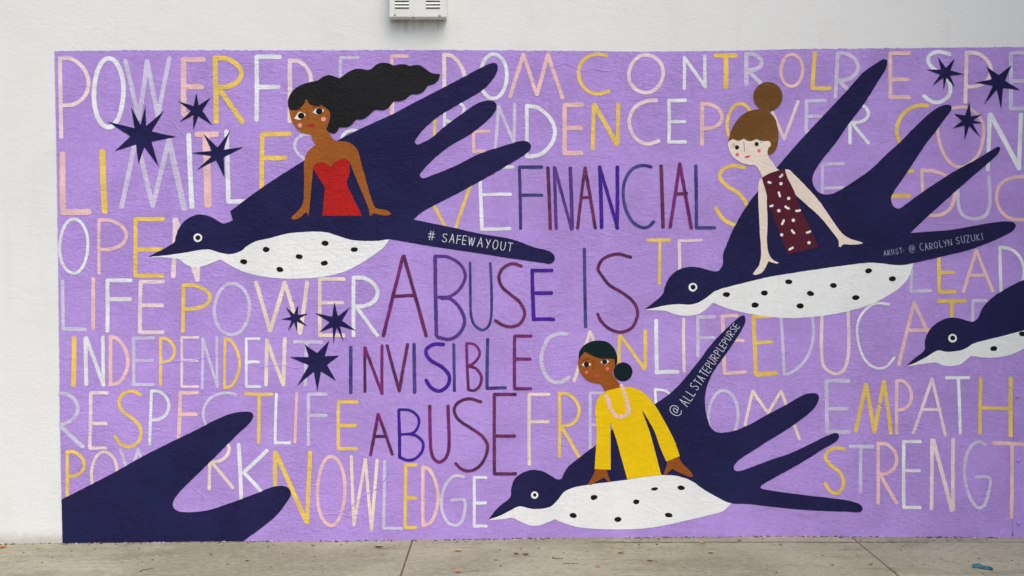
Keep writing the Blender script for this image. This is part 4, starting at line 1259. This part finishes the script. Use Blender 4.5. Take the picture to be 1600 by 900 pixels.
# ================================================================== litter on the pavement
LEAF = {
    'brown': mat_rough('leaf_brown', (92, 66, 40), (126, 92, 56), 60),
    'tan': mat_rough('leaf_tan', (168, 126, 74), (190, 150, 96), 60),
    'orange': mat_rough('leaf_orange', (178, 104, 44), (196, 130, 70), 60),
    'yellow': mat_rough('leaf_yellow', (204, 164, 92), (190, 150, 80), 60),
    'dark': mat_rough('leaf_dark', (56, 46, 36), (84, 68, 50), 60),
    'grey': mat_rough('leaf_grey', (120, 116, 124), (142, 138, 146), 60),
}
def leaf_mesh(L, Wd, curl, m, seed):
    rnd = random.Random(seed)
    bm = bmesh.new()
    N = 9
    rows = []
    tw = rnd.uniform(-.5, .5)
    for i in range(N):
        t = i / (N - 1)
        wd = Wd * (math.sin(math.pi * min(1, t * 1.02 + .02)) ** 0.8) * (1 + rnd.uniform(-.15, .15)) * .5 + .0004
        x = (t - .5) * L
        z = curl * (4 * (t - .5) ** 2) + .003
        row = []
        for s in (-1, -.5, 0, .5, 1):
            a = s * wd
            row.append(bm.verts.new((x, a, z + abs(s) * wd * .55 + s * wd * tw * (t - .3))))
        rows.append(row)
    for a, b in zip(rows, rows[1:]):
        for k in range(4):
            bm.faces.new((a[k], b[k], b[k + 1], a[k + 1]))
    # stalk
    s0 = rows[0][2].co.copy()
    q = [bm.verts.new(s0 + Vector((-.0 * 1, o, 0))) for o in (-.0009, .0009)]
    r = [bm.verts.new(s0 + Vector((-L * .35, o + L * .05, .002))) for o in (-.0006, .0006)]
    bm.faces.new((q[0], q[1], r[1], r[0]))
    me = bpy.data.meshes.new('dead_leaf')
    bm.to_mesh(me); bm.free()
    me.materials.append(m)
    for p in me.polygons: p.use_smooth = True
    return me

LEAVES = [  # measured u, v, length in px, colour, own label
    (4, 857, 13, 'orange', 'curled rust orange leaf in the dirt at the far left foot of the wall'),
    (347, 853, 6, 'yellow', 'yellow orange leaf below the big navy wing tip'),
    (386, 878, 8, 'dark', 'dark shrivelled leaf on the pavement left of the first joint'),
    (489, 854, 7, 'brown', 'brown leaf at the wall below the N of KNOWLEDGE'),
    (554, 862, 8, 'tan', 'tan leaf on the pavement below the W of KNOWLEDGE'),
    (592, 857, 15, 'dark', 'long dark leaf just left of the pavement joint'),
    (716, 862, 14, 'yellow', 'yellow tan leaf on the pavement below the G of KNOWLEDGE'),
    (715, 895, 12, 'tan', 'tan leaf near the lower edge right of the pavement joint'),
    (806, 867, 10, 'brown', 'brown leaf, left one of a pair below the beak of the bottom bird'),
    (821, 868, 13, 'brown', 'brown leaf, right one of a pair below the beak of the bottom bird'),
    (935, 887, 9, 'orange', 'orange leaf furthest from the wall below the bottom bird'),
    (970, 865, 13, 'tan', 'tan leaf below the middle of the white bottom belly'),
    (999, 857, 7, 'tan', 'small tan leaf closest to the crack below the bottom belly'),
    (1016, 878, 11, 'brown', 'brown leaf with an orange end below the bottom belly'),
    (1099, 850, 11, 'yellow', 'yellow leaf lying on the crack below the bird tail'),
    (1111, 865, 13, 'tan', 'tan leaf alone on the pavement below the bird tail'),
    (1156, 846, 11, 'grey', 'grey leaf lying against the wall right of the bottom belly'),
    (1220, 852, 9, 'tan', 'pale tan leaf just below the crack left of the second joint'),
    (1498, 845, 9, 'orange', 'orange leaf in the dirt below the bolted panel'),
    (1360, 884, 8, 'dark', 'dark leaf on the slab left of the slanting joint'),
]
SMALL = [(60, 860, 'brown'), (59, 887, 'tan'), (82, 873, 'dark'), (37, 865, 'brown'), (220, 851, 'dark'), (250, 870, 'dark'), (442, 867, 'brown'), (781, 861, 'brown'), (782, 886, 'dark'), (681, 857, 'tan'), (727, 848, 'brown'), (625, 852, 'brown'), (533, 853, 'dark'), (814, 859, 'brown'), (972, 858, 'tan'), (1061, 855, 'orange'), (1141, 853, 'tan'), (1000, 847, 'dark'), (916, 849, 'orange'), (1195, 870, 'yellow'), (1103, 898, 'orange'), (1285, 870, 'dark'), (1407, 861, 'dark'), (1257, 889, 'tan'), (1392, 846, 'brown'), (842, 858, 'dark'), (918, 863, 'brown'), (895, 880, 'grey'), (1542, 845, 'brown'), (1480, 846, 'dark'), (1470, 875, 'grey')]
def place(me, u, v, rot, label, group):
    x, y, z = gp(u, v)
    y = min(y, -0.02)
    o = bpy.data.objects.new('dead_leaf', me)
    o.location = (x, y, z + 0.002)
    o.rotation_euler = (0, 0, rot)
    link(o)
    tag(o, label, 'leaf', group)
for i, (u, v, L, c, lab) in enumerate(LEAVES):
    l = L * PXM * 0.95
    place(leaf_mesh(l, l * random.uniform(.42, .6), random.uniform(.004, .012), LEAF[c], i), u, v, random.uniform(-.5, .5) + random.choice((0, math.pi)), lab, 'dead leaves on the pavement')
tiny = {c: [leaf_mesh(0.016, 0.010, 0.003, LEAF[c], 50 + k) for k in range(2)] for c in LEAF}
for u, v, c in SMALL:
    place(random.choice(tiny[c]), u, v, random.uniform(0, 6.28), 'tiny dry leaf scrap lying on the concrete pavement', 'tiny leaf scraps on the pavement')

# twigs
def twig(pts, r, m, label):
    bm = bmesh.new()
    Q = [Vector(gp(*p)) + Vector((0, 0, r + .001 + .004 * random.random())) for p in pts]
    prev = None
    for i, p in enumerate(Q):
        a, b = Q[max(0, i - 1)], Q[min(len(Q) - 1, i + 1)]
        d = (b - a).normalized()
        s = d.cross(Vector((0, 0, 1))).normalized()
        u = s.cross(d)
        rr = r * (1 - .5 * i / len(Q))
        ring = [bm.verts.new(p + (s * math.cos(k * 1.0472) + u * math.sin(k * 1.0472)) * rr) for k in range(6)]
        if prev:
            for k in range(6):
                bm.faces.new((prev[k], prev[(k + 1) % 6], ring[(k + 1) % 6], ring[k]))
        prev = ring
    bmesh.ops.recalc_face_normals(bm, faces=bm.faces)
    tag(obj_bm('twig', bm, m, None, True), label, 'twig', 'twigs on the pavement')
twig([(863, 872.5), (868, 874), (874, 874.2), (880, 873.8)], .0028, LEAF['dark'], 'short dark twig on the slab below the head of the bottom bird')
twig([(881, 881.8), (889, 882), (896, 881.6), (904, 882)], .0022, LEAF['brown'], 'thin brown twig further out than the dark one below the bottom bird')
twig([(218, 894), (224, 891), (232, 890), (240, 889)], .0026, LEAF['brown'], 'thin twig near the lower edge below the navy wing tip')
twig([(598, 857.5), (606, 858), (613, 857), (619, 858)], .0015, LEAF['brown'], 'hair thin twig beside the long dark leaf at the joint')

# scrap of teal plastic
def scrap():
    m = mat_rough('teal_plastic', (30, 84, 102), (62, 116, 128), 40, 0.5)
    pts = [(1519, 888), (1525, 886.5), (1531, 888), (1537, 889.5), (1544, 890.5), (1551, 892.5)]
    bm = bmesh.new()
    prev = None
    for i, p in enumerate(pts):
        c = Vector(gp(*p))
        wd = (.012, .022, .024, .014, .013, .008)[i]
        row = [bm.verts.new(c + Vector((random.uniform(-.004, .004), wd * s, .004 + h + random.uniform(0, .008)))) for s, h in ((-1, 0), (-.3, .012), (.3, .006), (1, .014))]
        if prev:
            for k in range(3): bm.faces.new((prev[k], row[k], row[k + 1], prev[k + 1]))
        prev = row
    o = obj_bm('plastic_scrap', bm, m)
    tag(o, 'crumpled strip of teal plastic lying on the pavement', 'litter')
scrap()

# dirt and grit nobody could count
def clods(name, n, fn, mats, rmin, rmax):
    bm = bmesh.new()
    for i in range(n):
        x, y, z = fn()
        r = rmin + (rmax - rmin) * random.random() ** 2.5
        base = bmesh.ops.create_icosphere(bm, subdivisions=1, radius=r)
        sx, sy, sz = random.uniform(.7, 1.7), random.uniform(.6, 1.1), random.uniform(.3, .8)
        k = random.randrange(len(mats))
        for v in base['verts']:
            j = 1 + random.uniform(-.3, .3)
            v.co = Vector((v.co.x * sx * j + x, v.co.y * sy * j + y, v.co.z * sz * j + z + r * .25))
        for f in {f for v in base['verts'] for f in v.link_faces}:
            f.material_index = k
    tag(obj_bm(name, bm, mats), kind='stuff')
def along():
    x = random.uniform(-4.2, 3.95)
    while noise.noise(Vector((x * 2.6, 3, 5))) + .5 * noise.noise(Vector((x * 9, 3, 8))) + random.uniform(-.25, .45) < 0:
        x = random.uniform(-4.2, 3.95)
    d = noise.noise(Vector((x * 1.3, 0, 5)))
    y = -0.004 - abs(random.gauss(0, (.007 if random.random() < .6 else .02) + .014 * max(0, d + .3)))
    return x, y, gz(x)
def over():
    x = random.uniform(-4.2, 3.95)
    y = -random.random() ** 1.4 * 1.4 - .02
    return x, y, gz(x)
pale = mat_rough('paint_flakes', (214, 206, 214), (190, 170, 205), 40)
clods('dirt', 1150, along, [M['dark_dirt'], M['dirt'], M['dark_dirt'], M['dirt'], M['dark_dirt'], pale], .0022, .0085)
clods('gravel', 420, over, [M['dark_dirt'], M['dirt'], LEAF['dark'], LEAF['brown'], M['concrete']], .0018, .0065)
